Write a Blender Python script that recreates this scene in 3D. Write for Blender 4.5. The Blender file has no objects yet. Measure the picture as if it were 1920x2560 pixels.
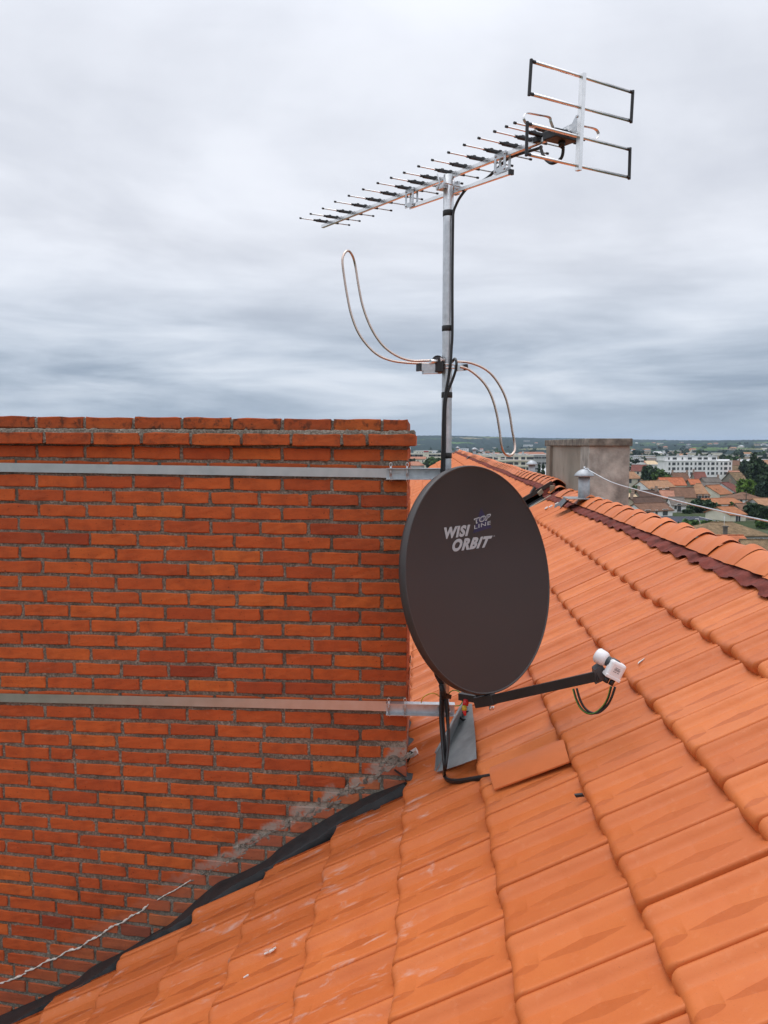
import bpy, math, random
import numpy as np
from mathutils import Vector, Matrix

random.seed(7)
rng = np.random.default_rng(11)
R = math.radians
sc = bpy.context.scene
C = sc.collection

# ------------------------------------------------------------------ camera, world, sun, exposure
FPX = 1993.0                       # focal length in pixels of the 1920x2560 photograph
PITCH = math.atan((1280 - 1112) / FPX)
cam_d = bpy.data.cameras.new("camera")
cam = bpy.data.objects.new("camera", cam_d); C.objects.link(cam)
cam_d.sensor_fit = 'VERTICAL'; cam_d.sensor_height = 36.0
cam_d.lens = 36.0 * FPX / 2560.0
cam_d.clip_start = 0.05; cam_d.clip_end = 40000
cam.location = (0, 0, 0); cam.rotation_euler = (R(90) - PITCH, 0, 0)
sc.camera = cam

SUN_EL, SUN_AZ = R(68), R(-20)     # azimuth clockwise from +Y
w = bpy.data.worlds.new("World"); sc.world = w; w.use_nodes = True
nt = w.node_tree; nt.nodes.clear(); N = nt.nodes.new; LK = nt.links.new
def nd(tree, kind, **kw):
    n = tree.nodes.new(kind)
    for k, v in kw.items(): setattr(n, k, v)
    return n
def mth(tree, op, a, b=None, c=None):
    n = tree.nodes.new('ShaderNodeMath'); n.operation = op
    for i, x in enumerate((a, b, c)):
        if x is None: continue
        if isinstance(x, (int, float)): n.inputs[i].default_value = x
        else: tree.links.new(x, n.inputs[i])
    return n.outputs[0]
def ramp(tree, fac, stops, interp='LINEAR'):
    n = tree.nodes.new('ShaderNodeValToRGB'); cr = n.color_ramp; cr.interpolation = interp
    while len(cr.elements) > 1: cr.elements.remove(cr.elements[0])
    cr.elements[0].position = stops[0][0]; cr.elements[0].color = (*stops[0][1], 1)
    for p, c in stops[1:]:
        e = cr.elements.new(p); e.color = (*c, 1)
    tree.links.new(fac, n.inputs[0]); return n.outputs[0]
def mixc(tree, fac, a, b, blend='MIX'):
    n = tree.nodes.new('ShaderNodeMix'); n.data_type = 'RGBA'; n.blend_type = blend
    for i, x in ((0, fac), (6, a), (7, b)):
        if isinstance(x, (int, float)): n.inputs[i].default_value = x
        elif isinstance(x, tuple): n.inputs[i].default_value = (*x, 1) if len(x) == 3 else x
        else: tree.links.new(x, n.inputs[i])
    return n.outputs[2]
def noise(tree, vec, scale, detail=4, rough=.55, dist=0.0):
    n = tree.nodes.new('ShaderNodeTexNoise'); n.inputs['Scale'].default_value = scale
    n.inputs['Detail'].default_value = detail; n.inputs['Roughness'].default_value = rough
    n.inputs['Distortion'].default_value = dist
    if vec is not None: tree.links.new(vec, n.inputs['Vector'])
    return n.outputs[0]

sky = nd(nt, 'ShaderNodeTexSky', sky_type='NISHITA'); sky.sun_disc = False
sky.sun_elevation = SUN_EL; sky.sun_rotation = SUN_AZ
bg_sky = N('ShaderNodeBackground'); bg_sky.inputs[1].default_value = 0.08
LK(sky.outputs[0], bg_sky.inputs[0])
tc = N('ShaderNodeTexCoord'); sep = N('ShaderNodeSeparateXYZ'); LK(tc.outputs['Generated'], sep.inputs[0])
dx, dy, dz = sep.outputs
zc = mth(nt, 'MAXIMUM', dz, 0.0)
den = mth(nt, 'ADD', zc, 0.10)
cx = mth(nt, 'DIVIDE', dx, den); cy = mth(nt, 'DIVIDE', dy, den)
cv = N('ShaderNodeCombineXYZ'); LK(cx, cv.inputs[0]); LK(cy, cv.inputs[1])
n1 = noise(nt, cv.outputs[0], 0.80, 8, .52, .4)
# long thin streaks low over the horizon
azv = N('ShaderNodeCombineXYZ'); LK(mth(nt, 'MULTIPLY', dx, 2.6), azv.inputs[0]); LK(mth(nt, 'MULTIPLY', zc, 15.0), azv.inputs[1])
LK(mth(nt, 'MULTIPLY', dy, .6), azv.inputs[2])
n2 = noise(nt, azv.outputs[0], 1.35, 9, .56, .3)
low = N('ShaderNodeMapRange'); LK(zc, low.inputs[0]); low.inputs[1].default_value = 0.07; low.inputs[2].default_value = 0.25
low.inputs[3].default_value = 1.0; low.inputs[4].default_value = 0.12; low.interpolation_type = 'SMOOTHSTEP'
nn = N('ShaderNodeMix'); nn.data_type = 'FLOAT'; LK(low.outputs[0], nn.inputs[0]); LK(n1, nn.inputs[2]); LK(n2, nn.inputs[3])
fac = nn.outputs[0]
c_hi = ramp(nt, fac, [(.30, (.60, .62, .69)), (.44, (.72, .74, .80)), (.56, (.84, .86, .92)), (.72, (.92, .94, .99))])
c_lo = ramp(nt, fac, [(.30, (.22, .275, .37)), (.42, (.33, .395, .49)), (.52, (.46, .525, .62)), (.64, (.62, .675, .76)), (.78, (.76, .80, .87))])
cl = mixc(nt, low.outputs[0], c_hi, c_lo)
# paler band right on the horizon
hz = N('ShaderNodeMapRange'); LK(zc, hz.inputs[0]); hz.inputs[1].default_value = 0.0; hz.inputs[2].default_value = 0.065
hz.inputs[3].default_value = .70; hz.inputs[4].default_value = 0.0; hz.interpolation_type = 'SMOOTHSTEP'
cl = mixc(nt, hz.outputs[0], cl, (.42, .51, .61))
# an overcast sky is brightest overhead
zb_ = N('ShaderNodeMapRange'); LK(zc, zb_.inputs[0]); zb_.inputs[1].default_value = .42; zb_.inputs[2].default_value = 1.0
zb_.inputs[3].default_value = 1.0; zb_.inputs[4].default_value = 2.1
vm = N('ShaderNodeVectorMath'); vm.operation = 'SCALE'; LK(cl, vm.inputs[0]); LK(zb_.outputs[0], vm.inputs[3]); cl = vm.outputs[0]
bg_cl = N('ShaderNodeBackground'); LK(cl, bg_cl.inputs[0]); bg_cl.inputs[1].default_value = 1.0
mx = N('ShaderNodeMixShader'); mx.inputs[0].default_value = 0.93
LK(bg_sky.outputs[0], mx.inputs[1]); LK(bg_cl.outputs[0], mx.inputs[2])
wo = N('ShaderNodeOutputWorld'); LK(mx.outputs[0], wo.inputs[0])

sun_d = bpy.data.lights.new("sun", 'SUN'); sun_d.energy = 0.9; sun_d.angle = R(28); sun_d.color = (1, .97, .93)
sun = bpy.data.objects.new("sun", sun_d); C.objects.link(sun)
sdir = Vector((math.sin(SUN_AZ) * math.cos(SUN_EL), math.cos(SUN_AZ) * math.cos(SUN_EL), math.sin(SUN_EL)))
sun.rotation_euler = sdir.to_track_quat('Z', 'Y').to_euler()

vs = sc.view_settings
vs.view_transform = 'Standard'; vs.look = 'None'; vs.exposure = 0.18; vs.gamma = 1.0; vs.use_curve_mapping = False

# ------------------------------------------------------------------ geometry helpers
cp, sp_ = math.cos(PITCH), math.sin(PITCH)
def ray(px, py):
    a = (px - 960) / FPX; v = (1280 - py) / FPX
    return np.array([a, cp + v * sp_, -sp_ + v * cp])
def P(px, py, Y):
    r = ray(px, py); return r * (Y / r[1])
# roof frame: e1 across (uphill is +), e2 along the ridge, plane z = -1.6 + 0.6 a
YAW = math.atan((1062 - 960) / FPX)
e1 = np.array([math.cos(YAW), -math.sin(YAW), 0.]); e2 = np.array([math.sin(YAW), math.cos(YAW), 0.])
ez = np.array([0, 0, 1.])
TH = math.atan(.6); nrm = -e1 * math.sin(TH) + ez * math.cos(TH); eu = e1 * math.cos(TH) + ez * math.sin(TH)
D0 = 1.6; TW = .247
STEP_B = 10.3
def rise(b):
    b = np.asarray(b, float)
    return np.where(b > STEP_B, .075 + .0068 * (b - STEP_B), 0.0)
def RW(a, b, h=0.0):
    a = np.asarray(a, float); b = np.asarray(b, float); h = np.asarray(h, float)
    return (a[..., None] * e1 + b[..., None] * e2 + (-D0 + .6 * a + rise(b))[..., None] * ez + h[..., None] * nrm)
def RP(px, py, h=0.0):
    """point where the photo's ray meets the roof plane lifted by h"""
    r = ray(px, py); k = -D0 + h / math.cos(TH)
    t = k / (r[2] - .6 * (r @ e1)); return r * t
def FB(px, py, b):
    r = ray(px, py); return r * (b / (r @ e2))
def ab(p): return float(np.dot(p, e1)), float(np.dot(p, e2))
def unit(v): v = np.asarray(v, float); return v / np.linalg.norm(v)

class MB:
    def __init__(s): s.v = []; s.f = []; s.sm = []
    def add(s, vs, fs, smooth=False):
        o = len(s.v); s.v += [tuple(map(float, x)) for x in vs]
        s.f += [tuple(o + i for i in f) for f in fs]; s.sm += [smooth] * len(fs); return s
    def box(s, c, ax, hs, bev=0.0):
        c = np.asarray(c, float); ax = [np.asarray(a, float) for a in ax]
        if bev <= 0:
            V = [c + sx * hs[0] * ax[0] + sy * hs[1] * ax[1] + sz * hs[2] * ax[2] for sx in (-1, 1) for sy in (-1, 1) for sz in (-1, 1)]
            return s.add(V, [(0, 1, 3, 2), (4, 6, 7, 5), (0, 4, 5, 1), (2, 3, 7, 6), (0, 2, 6, 4), (1, 5, 7, 3)])
        me = bmesh_box(hs, bev)
        V = [c + x * ax[0] + y * ax[1] + z * ax[2] for x, y, z in me[0]]
        return s.add(V, me[1])
    def bar(s, p0, p1, wd, ht, up=(0, 0, 1), bev=0.0):
        p0 = np.asarray(p0, float); p1 = np.asarray(p1, float); d = unit(p1 - p0)
        sd = unit(np.cross(d, up)); u = np.cross(sd, d)
        return s.box((p0 + p1) / 2, (d, sd, u), (np.linalg.norm(p1 - p0) / 2, wd / 2, ht / 2), bev)
    def tube(s, path, r, n=10, caps=True, flat=1.0):
        path = [np.asarray(p, float) for p in path]; m = len(path)
        rr = r if hasattr(r, '__len__') else [r] * m
        T = [unit(path[min(i + 1, m - 1)] - path[max(i - 1, 0)]) for i in range(m)]
        ref = np.array([0, 0, 1.]) if abs(T[0][2]) < .9 else np.array([1., 0, 0])
        A = unit(np.cross(T[0], ref)); V = []
        for i in range(m):
            A = unit(A - T[i] * (A @ T[i])); B = np.cross(T[i], A)
            for k in range(n):
                t = 2 * math.pi * k / n
                V.append(path[i] + rr[i] * (math.cos(t) * A + flat * math.sin(t) * B))
        F = [(i * n + k, i * n + (k + 1) % n, (i + 1) * n + (k + 1) % n, (i + 1) * n + k) for i in range(m - 1) for k in range(n)]
        s.add(V, F, True)
        if caps:
            o = len(s.v) - m * n
            s.f += [tuple(o + k for k in reversed(range(n))), tuple(o + (m - 1) * n + k for k in range(n))]; s.sm += [False, False]
        return s
    def lathe(s, c, ax, prof, n=20):
        """prof: (along, radius) pairs"""
        ax = unit(ax); return s.tube([np.asarray(c, float) + ax * t for t, _ in prof], [max(r, 1e-4) for _, r in prof], n) if len({round(t, 6) for t, _ in prof}) == len(prof) else None
    def grid(s, G, smooth=True):
        G = np.asarray(G, float); m, n = G.shape[:2]
        F = [(i * n + j, i * n + j + 1, (i + 1) * n + j + 1, (i + 1) * n + j) for i in range(m - 1) for j in range(n - 1)]
        return s.add(G.reshape(-1, 3), F, smooth)
    def build(s, name, mat, parent=None, origin=None):
        me = bpy.data.meshes.new(name)
        org = np.array(ORG[parent.name]) if parent is not None else (np.zeros(3) if origin is None else np.asarray(origin, float))
        V = np.array(s.v) - org
        me.from_pydata(V.tolist(), [], s.f); me.polygons.foreach_set('use_smooth', s.sm); me.update()
        o = bpy.data.objects.new(name, me); C.objects.link(o)
        if mat: me.materials.append(mat)
        if parent is not None: o.parent = parent
        else: o.location = org
        ORG[o.name] = org
        return o
ORG = {}
import bmesh
def bmesh_box(hs, bev):
    bm = bmesh.new(); bmesh.ops.create_cube(bm, size=2)
    for v in bm.verts: v.co = (v.co.x * hs[0], v.co.y * hs[1], v.co.z * hs[2])
    bmesh.ops.bevel(bm, geom=bm.edges[:], offset=bev, segments=2, profile=.5, affect='EDGES')
    bm.verts.index_update(); r = ([tuple(v.co) for v in bm.verts], [tuple(v.index for v in f.verts) for f in bm.faces]); bm.free(); return r
def np_mesh(name, V, F, mat, parent=None, smooth=True, uv=None):
    me = bpy.data.meshes.new(name)
    V = np.asarray(V, np.float32); F = np.asarray(F, np.int32)
    org = np.array(ORG[parent.name]) if parent is not None else np.zeros(3)
    V = V - org.astype(np.float32)
    me.vertices.add(len(V)); me.vertices.foreach_set('co', V.ravel())
    k = F.shape[1]
    me.loops.add(F.size); me.loops.foreach_set('vertex_index', F.ravel())
    me.polygons.add(len(F)); me.polygons.foreach_set('loop_start', np.arange(0, F.size, k, dtype=np.int32))
    me.polygons.foreach_set('use_smooth', np.full(len(F), smooth, bool))
    me.update(calc_edges=True); me.validate()
    if uv is not None:
        u = me.uv_layers.new(name='UVMap'); u.data.foreach_set('uv', uv[F.ravel()].astype(np.float32).ravel())
    o = bpy.data.objects.new(name, me); C.objects.link(o)
    if mat: me.materials.append(mat)
    if parent is not None: o.parent = parent
    ORG[o.name] = org
    return o
def tag(o, label=None, cat=None, group=None, kind=None):
    for k, v in (('label', label), ('category', cat), ('group', group), ('kind', kind)):
        if v: o[k] = v
    return o
def thing(name, label, cat, loc, group=None):
    o = bpy.data.objects.new(name, None); C.objects.link(o); o.empty_display_size = .1
    o.location = tuple(loc); ORG[o.name] = np.asarray(loc, float)
    return tag(o, label, cat, group)
def copy_tree(o, parent=None):
    c = o.copy(); C.objects.link(c); ORG[c.name] = ORG[o.name]
    if parent is not None: c.parent = parent
    for ch in list(o.children): copy_tree(ch, c)
    return c
def smooth_path(pts, n=8):
    p = [np.asarray(x, float) for x in pts]; p = [2 * p[0] - p[1]] + p + [2 * p[-1] - p[-2]]; out = []
    for i in range(1, len(p) - 2):
        for k in range(n):
            t = k / n; a, b, c, d = p[i - 1:i + 3]
            out.append(.5 * ((2 * b) + (c - a) * t + (2 * a - 5 * b + 4 * c - d) * t * t + (3 * b - a - 3 * c + d) * t ** 3))
    out.append(p[-2]); return out

# ------------------------------------------------------------------ materials
def mat(name, col, rough=.7, metal=0.0, var=.12, scale=8.0, bump=0.0, bscale=60.0, spec=.5, coat=0.0):
    m = bpy.data.materials.new(name); m.use_nodes = True; t = m.node_tree
    b = t.nodes['Principled BSDF']; b.inputs['Roughness'].default_value = rough; b.inputs['Metallic'].default_value = metal
    b.inputs['Specular IOR Level'].default_value = spec
    tcn = t.nodes.new('ShaderNodeTexCoord')
    if var > 0:
        f = noise(t, tcn.outputs['Object'], scale, 5, .6)
        lo = tuple(max(0, c * (1 - var * 1.6)) for c in col); hi = tuple(min(1, c * (1 + var * 1.4)) for c in col)
        t.links.new(ramp(t, f, [(.3, lo), (.7, hi)]), b.inputs['Base Color'])
        r = mth(t, 'MULTIPLY_ADD', f, .3 * min(1, rough * 1.5), rough - .12 * min(1, rough * 1.5)); t.links.new(r, b.inputs['Roughness'])
    else: b.inputs['Base Color'].default_value = (*col, 1)
    if bump > 0:
        bn = t.nodes.new('ShaderNodeBump'); bn.inputs['Strength'].default_value = bump; bn.inputs['Distance'].default_value = .01
        t.links.new(noise(t, tcn.outputs['Object'], bscale, 6, .65), bn.inputs['Height']); t.links.new(bn.outputs[0], b.inputs['Normal'])
    return m
def roof_coords(t):
    """sockets for a, b (roof frame) and height over the roof plane, from world position"""
    g = t.nodes.new('ShaderNodeNewGeometry')
    def dot(v):
        n = t.nodes.new('ShaderNodeVectorMath'); n.operation = 'DOT_PRODUCT'; n.inputs[1].default_value = tuple(v)
        t.links.new(g.outputs['Position'], n.inputs[0]); return n.outputs['Value']
    a = dot(e1); b = dot(e2); z = dot(ez)
    hgt = mth(t, 'SUBTRACT', mth(t, 'ADD', z, D0), mth(t, 'MULTIPLY', a, .6))
    return g, a, b, hgt
def maprange(t, v, a0, a1, b0, b1, smooth=True):
    n = t.nodes.new('ShaderNodeMapRange'); t.links.new(v, n.inputs[0])
    for i, x in enumerate((a0, a1, b0, b1)): n.inputs[i + 1].default_value = x
    if smooth: n.interpolation_type = 'SMOOTHSTEP'
    return n.outputs[0]

def stain_mask(t):
    """old render smeared along the roof line on the chimney face"""
    g, a, b, h = roof_coords(t)
    nz = noise(t, g.outputs['Position'], 9, 5, .6)
    hh = mth(t, 'ADD', h, mth(t, 'MULTIPLY_ADD', nz, .24, -.12))
    band = mth(t, 'MULTIPLY', maprange(t, hh, .13, .165, 0, 1), maprange(t, hh, .185, .235, 1, 0))
    fade = maprange(t, a, -1.45, -.75, 0.0, 1)
    rag = maprange(t, noise(t, g.outputs['Position'], 30, 6, .7), .36, .52, .22, 1)
    below = mth(t, 'MULTIPLY', maprange(t, hh, .17, .22, .14, 0), maprange(t, a, -1.9, -.9, .5, 1))
    m1 = mth(t, 'MULTIPLY', mth(t, 'MULTIPLY', band, fade), rag)
    return g, mth(t, 'MAXIMUM', mth(t, 'MULTIPLY', m1, .92), below)

def brick_mat():
    m = bpy.data.materials.new('brick_clay'); m.use_nodes = True; t = m.node_tree; b = t.nodes['Principled BSDF']
    g, st = stain_mask(t)
    rnd = g.outputs['Random Per Island']
    col = ramp(t, rnd, [(0, (.30, .056, .024)), (.04, (.42, .084, .027)), (.35, (.48, .100, .029)), (.85, (.53, .116, .030)), (1, (.57, .142, .033))])
    pos = g.outputs['Position']
    n_big = noise(t, pos, 14, 5, .6)
    col = mixc(t, maprange(t, n_big, .35, .75, 0, .42), col, (.20, .042, .020))
    pits = maprange(t, noise(t, pos, 120, 3, .6), .665, .70, 0, .8)
    col = mixc(t, pits, col, (.05, .02, .012))
    pale = maprange(t, noise(t, pos, 46, 6, .7), .62, .74, 0, .30)
    col = mixc(t, pale, col, (.46, .22, .13))
    # soot and lichen on the two top courses
    sp = t.nodes.new('ShaderNodeSeparateXYZ'); t.links.new(pos, sp.inputs[0])
    top = mth(t, 'MULTIPLY', maprange(t, sp.outputs[2], -.06, .10, 0, 1), maprange(t, noise(t, pos, 24, 6, .7), .47, .68, .12, .85))
    col = mixc(t, top, col, (.060, .032, .022))
    col = mixc(t, st, col, (.36, .315, .27))
    t.links.new(col, b.inputs['Base Color'])
    b.inputs['Roughness'].default_value = .85; b.inputs['Specular IOR Level'].default_value = .25
    bn = t.nodes.new('ShaderNodeBump'); bn.inputs['Strength'].default_value = .5; bn.inputs['Distance'].default_value = .004
    t.links.new(mth(t, 'SUBTRACT', noise(t, pos, 90, 7, .7), mth(t, 'MULTIPLY', pits, .6)), bn.inputs['Height']); t.links.new(bn.outputs[0], b.inputs['Normal'])
    return m
def mortar_mat():
    m = bpy.data.materials.new('mortar'); m.use_nodes = True; t = m.node_tree; b = t.nodes['Principled BSDF']
    g, st = stain_mask(t); pos = g.outputs['Position']
    col = ramp(t, noise(t, pos, 110, 5, .7), [(.3, (.085, .070, .055)), (.5, (.22, .185, .148)), (.7, (.48, .43, .36))])
    col = mixc(t, maprange(t, noise(t, pos, 9, 5, .6), .4, .72, 0, .7), col, (.075, .060, .047))
    col = mixc(t, mth(t, 'MINIMUM', mth(t, 'MULTIPLY', st, 1.1), .85), col, (.42, .38, .32))
    t.links.new(col, b.inputs['Base Color']); b.inputs['Roughness'].default_value = .95; b.inputs['Specular IOR Level'].default_value = .1
    bn = t.nodes.new('ShaderNodeBump'); bn.inputs['Strength'].default_value = .9; bn.inputs['Distance'].default_value = .006
    t.links.new(noise(t, pos, 140, 6, .75), bn.inputs['Height']); t.links.new(bn.outputs[0], b.inputs['Normal'])
    return m
def tile_mat(name='roof_tile_clay', scuffs=True):
    m = bpy.data.materials.new(name); m.use_nodes = True; t = m.node_tree; b = t.nodes['Principled BSDF']
    g, a, bb, h = roof_coords(t); pos = g.outputs['Position']; rnd = g.outputs['Random Per Island']
    col = ramp(t, rnd, [(0, (.53, .136, .036)), (.35, (.57, .150, .040)), (.7, (.60, .162, .044)), (1, (.64, .182, .052))])
    col = mixc(t, maprange(t, noise(t, pos, 7, 6, .6), .38, .72, 0, .40), col, (.52, .120, .032))
    col = mixc(t, maprange(t, noise(t, pos, 38, 5, .65), .55, .75, 0, .22), col, (.72, .30, .15))
    # fine speckle
    col = mixc(t, maprange(t, noise(t, pos, 260, 2, .5), .665, .73, 0, .38), col, (.24, .07, .035))
    if scuffs:
        sv = t.nodes.new('ShaderNodeCombineXYZ')
        t.links.new(mth(t, 'MULTIPLY', a, 9.0), sv.inputs[0]); t.links.new(mth(t, 'MULTIPLY', bb, 22.0), sv.inputs[1])
        sc1 = maprange(t, noise(t, sv.outputs[0], 1.0, 5, .62, .8), .55, .74, 0, .72)
        wh = mth(t, 'MULTIPLY', maprange(t, a, .35, -.05, 0.04, 1), maprange(t, bb, 1.9, 2.5, .12, 1))
        wh = mth(t, 'MULTIPLY', wh, maprange(t, noise(t, pos, 3.2, 3, .5), .40, .60, 0.1, 1))
        col = mixc(t, mth(t, 'MULTIPLY', sc1, wh), col, (.62, .46, .40))
    hgt = None
    if scuffs:
        # relief mark on every pan, strengthened by darker colour: long spindle, crescent on the nose
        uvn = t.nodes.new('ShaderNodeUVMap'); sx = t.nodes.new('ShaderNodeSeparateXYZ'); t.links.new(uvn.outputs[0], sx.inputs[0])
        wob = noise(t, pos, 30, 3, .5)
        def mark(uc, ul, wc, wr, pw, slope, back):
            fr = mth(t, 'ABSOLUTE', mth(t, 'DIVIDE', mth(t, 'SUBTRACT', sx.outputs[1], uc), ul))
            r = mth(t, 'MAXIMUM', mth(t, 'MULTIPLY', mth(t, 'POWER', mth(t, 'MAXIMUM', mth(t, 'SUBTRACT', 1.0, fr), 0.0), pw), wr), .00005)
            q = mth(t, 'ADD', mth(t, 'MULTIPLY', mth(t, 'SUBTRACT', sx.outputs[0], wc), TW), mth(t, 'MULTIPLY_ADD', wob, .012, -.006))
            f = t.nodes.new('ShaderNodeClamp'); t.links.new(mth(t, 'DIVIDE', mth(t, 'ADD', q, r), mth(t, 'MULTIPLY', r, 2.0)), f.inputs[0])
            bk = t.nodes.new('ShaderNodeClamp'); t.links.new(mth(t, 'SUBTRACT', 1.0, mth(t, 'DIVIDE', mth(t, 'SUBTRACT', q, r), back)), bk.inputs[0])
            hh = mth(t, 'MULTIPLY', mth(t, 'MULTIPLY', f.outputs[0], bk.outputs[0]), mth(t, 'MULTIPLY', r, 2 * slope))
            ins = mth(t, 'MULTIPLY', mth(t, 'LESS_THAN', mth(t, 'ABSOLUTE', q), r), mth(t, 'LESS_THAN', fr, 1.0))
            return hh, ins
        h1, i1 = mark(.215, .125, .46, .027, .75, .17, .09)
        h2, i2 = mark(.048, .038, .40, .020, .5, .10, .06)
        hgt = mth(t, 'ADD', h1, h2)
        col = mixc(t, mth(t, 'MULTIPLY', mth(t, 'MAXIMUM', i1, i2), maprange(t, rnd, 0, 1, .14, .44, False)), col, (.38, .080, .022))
    t.links.new(col, b.inputs['Base Color'])
    rgh = mth(t, 'MULTIPLY_ADD', noise(t, pos, 18, 4, .6), .25, .38); t.links.new(rgh, b.inputs['Roughness'])
    b.inputs['Specular IOR Level'].default_value = .28
    bn = t.nodes.new('ShaderNodeBump'); bn.inputs['Strength'].default_value = .12; bn.inputs['Distance'].default_value = .003
    t.links.new(noise(t, pos, 160, 5, .6), bn.inputs['Height']); t.links.new(bn.outputs[0], b.inputs['Normal'])
    if hgt is not None:
        b2 = t.nodes.new('ShaderNodeBump'); b2.inputs['Strength'].default_value = 1.0; b2.inputs['Distance'].default_value = 1.0
        t.links.new(hgt, b2.inputs['Height']); t.links.new(b2.outputs[0], bn.inputs['Normal'])
    return m
M = {}
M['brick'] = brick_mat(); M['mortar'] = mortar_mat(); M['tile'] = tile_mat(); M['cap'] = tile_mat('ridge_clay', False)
M['galv'] = mat('galvanised_steel', (.62, .64, .66), .38, .85, .10, 30, .12, 90)
M['steel'] = mat('stainless_band', (.66, .66, .66), .38, 1.0, .05, 14)
M['alu'] = mat('aluminium', (.80, .80, .80), .26, 1.0, .05, 40)
M['alutube'] = mat('bright_aluminium_tube', (.82, .80, .79), .27, 1.0, .04, 40)
M['fmtube'] = mat('tile_reflection_tube', (.60, .47, .40), .26, 1.0, .06, 40)  # base colour warmed to carry the orange reflection of the tiles
M['zinc'] = mat('zinc_sheet', (.27, .285, .29), .58, .25, .14, 12, .06, 40)
M['galvdull'] = mat('dull_galvanised', (.38, .40, .42), .52, .6, .14, 24, .1, 60)
M['black'] = mat('black_plastic', (.018, .018, .020), .45, 0, .15, 30)
M['cable'] = mat('black_cable_sheath', (.014, .014, .015), .42, 0, .15, 60)
M['tape'] = mat('black_tape', (.016, .015, .015), .55, 0, .2, 60, .2, 120)
M['dish'] = mat('brown_lacquer', (.026, .0188, .0176), .42, 0, .05, 5, .04, 700, .5)
M['rim'] = mat('brown_lacquer_rim', (.045, .039, .038), .45, 0, .05, 8)
M['darkarm'] = mat('dark_brown_arm', (.026, .020, .020), .42, 0, .08, 20)
M['logo'] = mat('logo_silver_print', (.36, .40, .42), .5, 0, .03, 40)
M['logoblue'] = mat('logo_blue_print', (.016, .014, .060), .5, 0, .03, 40)
M['white'] = mat('white_plastic', (.78, .76, .76), .32, 0, .03, 20)
M['greypl'] = mat('grey_plastic', (.06, .065, .07), .45, 0, .1, 20)
M['ink'] = mat('grey_print', (.16, .16, .17), .6, 0, .0)
M['yellow'] = mat('yellow_wire', (.62, .46, .04), .45, 0, .12, 80)
M['green'] = mat('green_wire', (.10, .32, .04), .45, 0, .12, 80)
M['red'] = mat('red_sleeve', (.60, .03, .03), .4, 0, .1, 60)
M['membrane'] = mat('black_membrane', (.022, .022, .023), .6, 0, .25, 14, .35, 40)
M['lead'] = mat('dark_red_lead', (.165, .038, .028), .75, 0, .28, 16, .3, 50, .2)
M['timber'] = mat('old_timber', (.30, .24, .17), .8, 0, .3, 20, .3, 60)
M['timberdark'] = mat('tarred_batten', (.045, .035, .032), .75, 0, .3, 20, .3, 60)
M['foam'] = mat('white_sealant', (.66, .62, .56), .7, 0, .15, 60, .4, 120)
M['plug'] = mat('smooth_clay_sheet', (.60, .160, .050), .55, 0, .06, 7, .05, 90, .3)
M['flake'] = mat('pale_flake', (.75, .70, .66), .6, 0, .1, 60)
M['slab'] = mat('grey_slate_sheet', (.07, .08, .09), .5, 0, .3, 12)
def render_mat():
    m = bpy.data.materials.new('weathered_render'); m.use_nodes = True; t = m.node_tree; b = t.nodes['Principled BSDF']
    g = t.nodes.new('ShaderNodeNewGeometry'); pos = g.outputs['Position']
    mp = t.nodes.new('ShaderNodeMapping'); mp.inputs['Scale'].default_value = (1, 1, .8); t.links.new(pos, mp.inputs[0])
    col = ramp(t, noise(t, mp.outputs[0], 1.1, 5, .55, .4), [(.3, (.20, .178, .148)), (.48, (.30, .27, .225)), (.62, (.37, .335, .288)), (.75, (.43, .40, .35))])
    spots = maprange(t, noise(t, mp.outputs[0], 5, 5, .6, .4), .58, .72, 0, .30)
    col = mixc(t, spots, col, (.12, .10, .085))
    t.links.new(col, b.inputs['Base Color']); b.inputs['Roughness'].default_value = .92; b.inputs['Specular IOR Level'].default_value = .15
    bn = t.nodes.new('ShaderNodeBump'); bn.inputs['Strength'].default_value = .6; bn.inputs['Distance'].default_value = .01
    t.links.new(noise(t, pos, 30, 7, .7), bn.inputs['Height']); t.links.new(bn.outputs[0], b.inputs['Normal'])
    return m
M['render'] = render_mat()
M['capstone'] = mat('mossy_cap', (.17, .155, .13), .9, 0, .55, 9, .6, 30)
M['housewall'] = mat('building_wall', (.5, .45, .4), .9, 0, .1, 1)

# ------------------------------------------------------------------ tiled roof
AX = [-.0757 + .328 * k for k in range(-8, 5)]

A_TOP = 1.553; A_RIDGE = 1.70
CH_A, CH_B, CH_D, CH_L = -.082, 3.70, .82, -2.9
roof = thing('tiled_roof', 'big orange interlocking tile roof sloping down to the brick chimney', 'roof', RW(0., 4., 0.))

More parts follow.
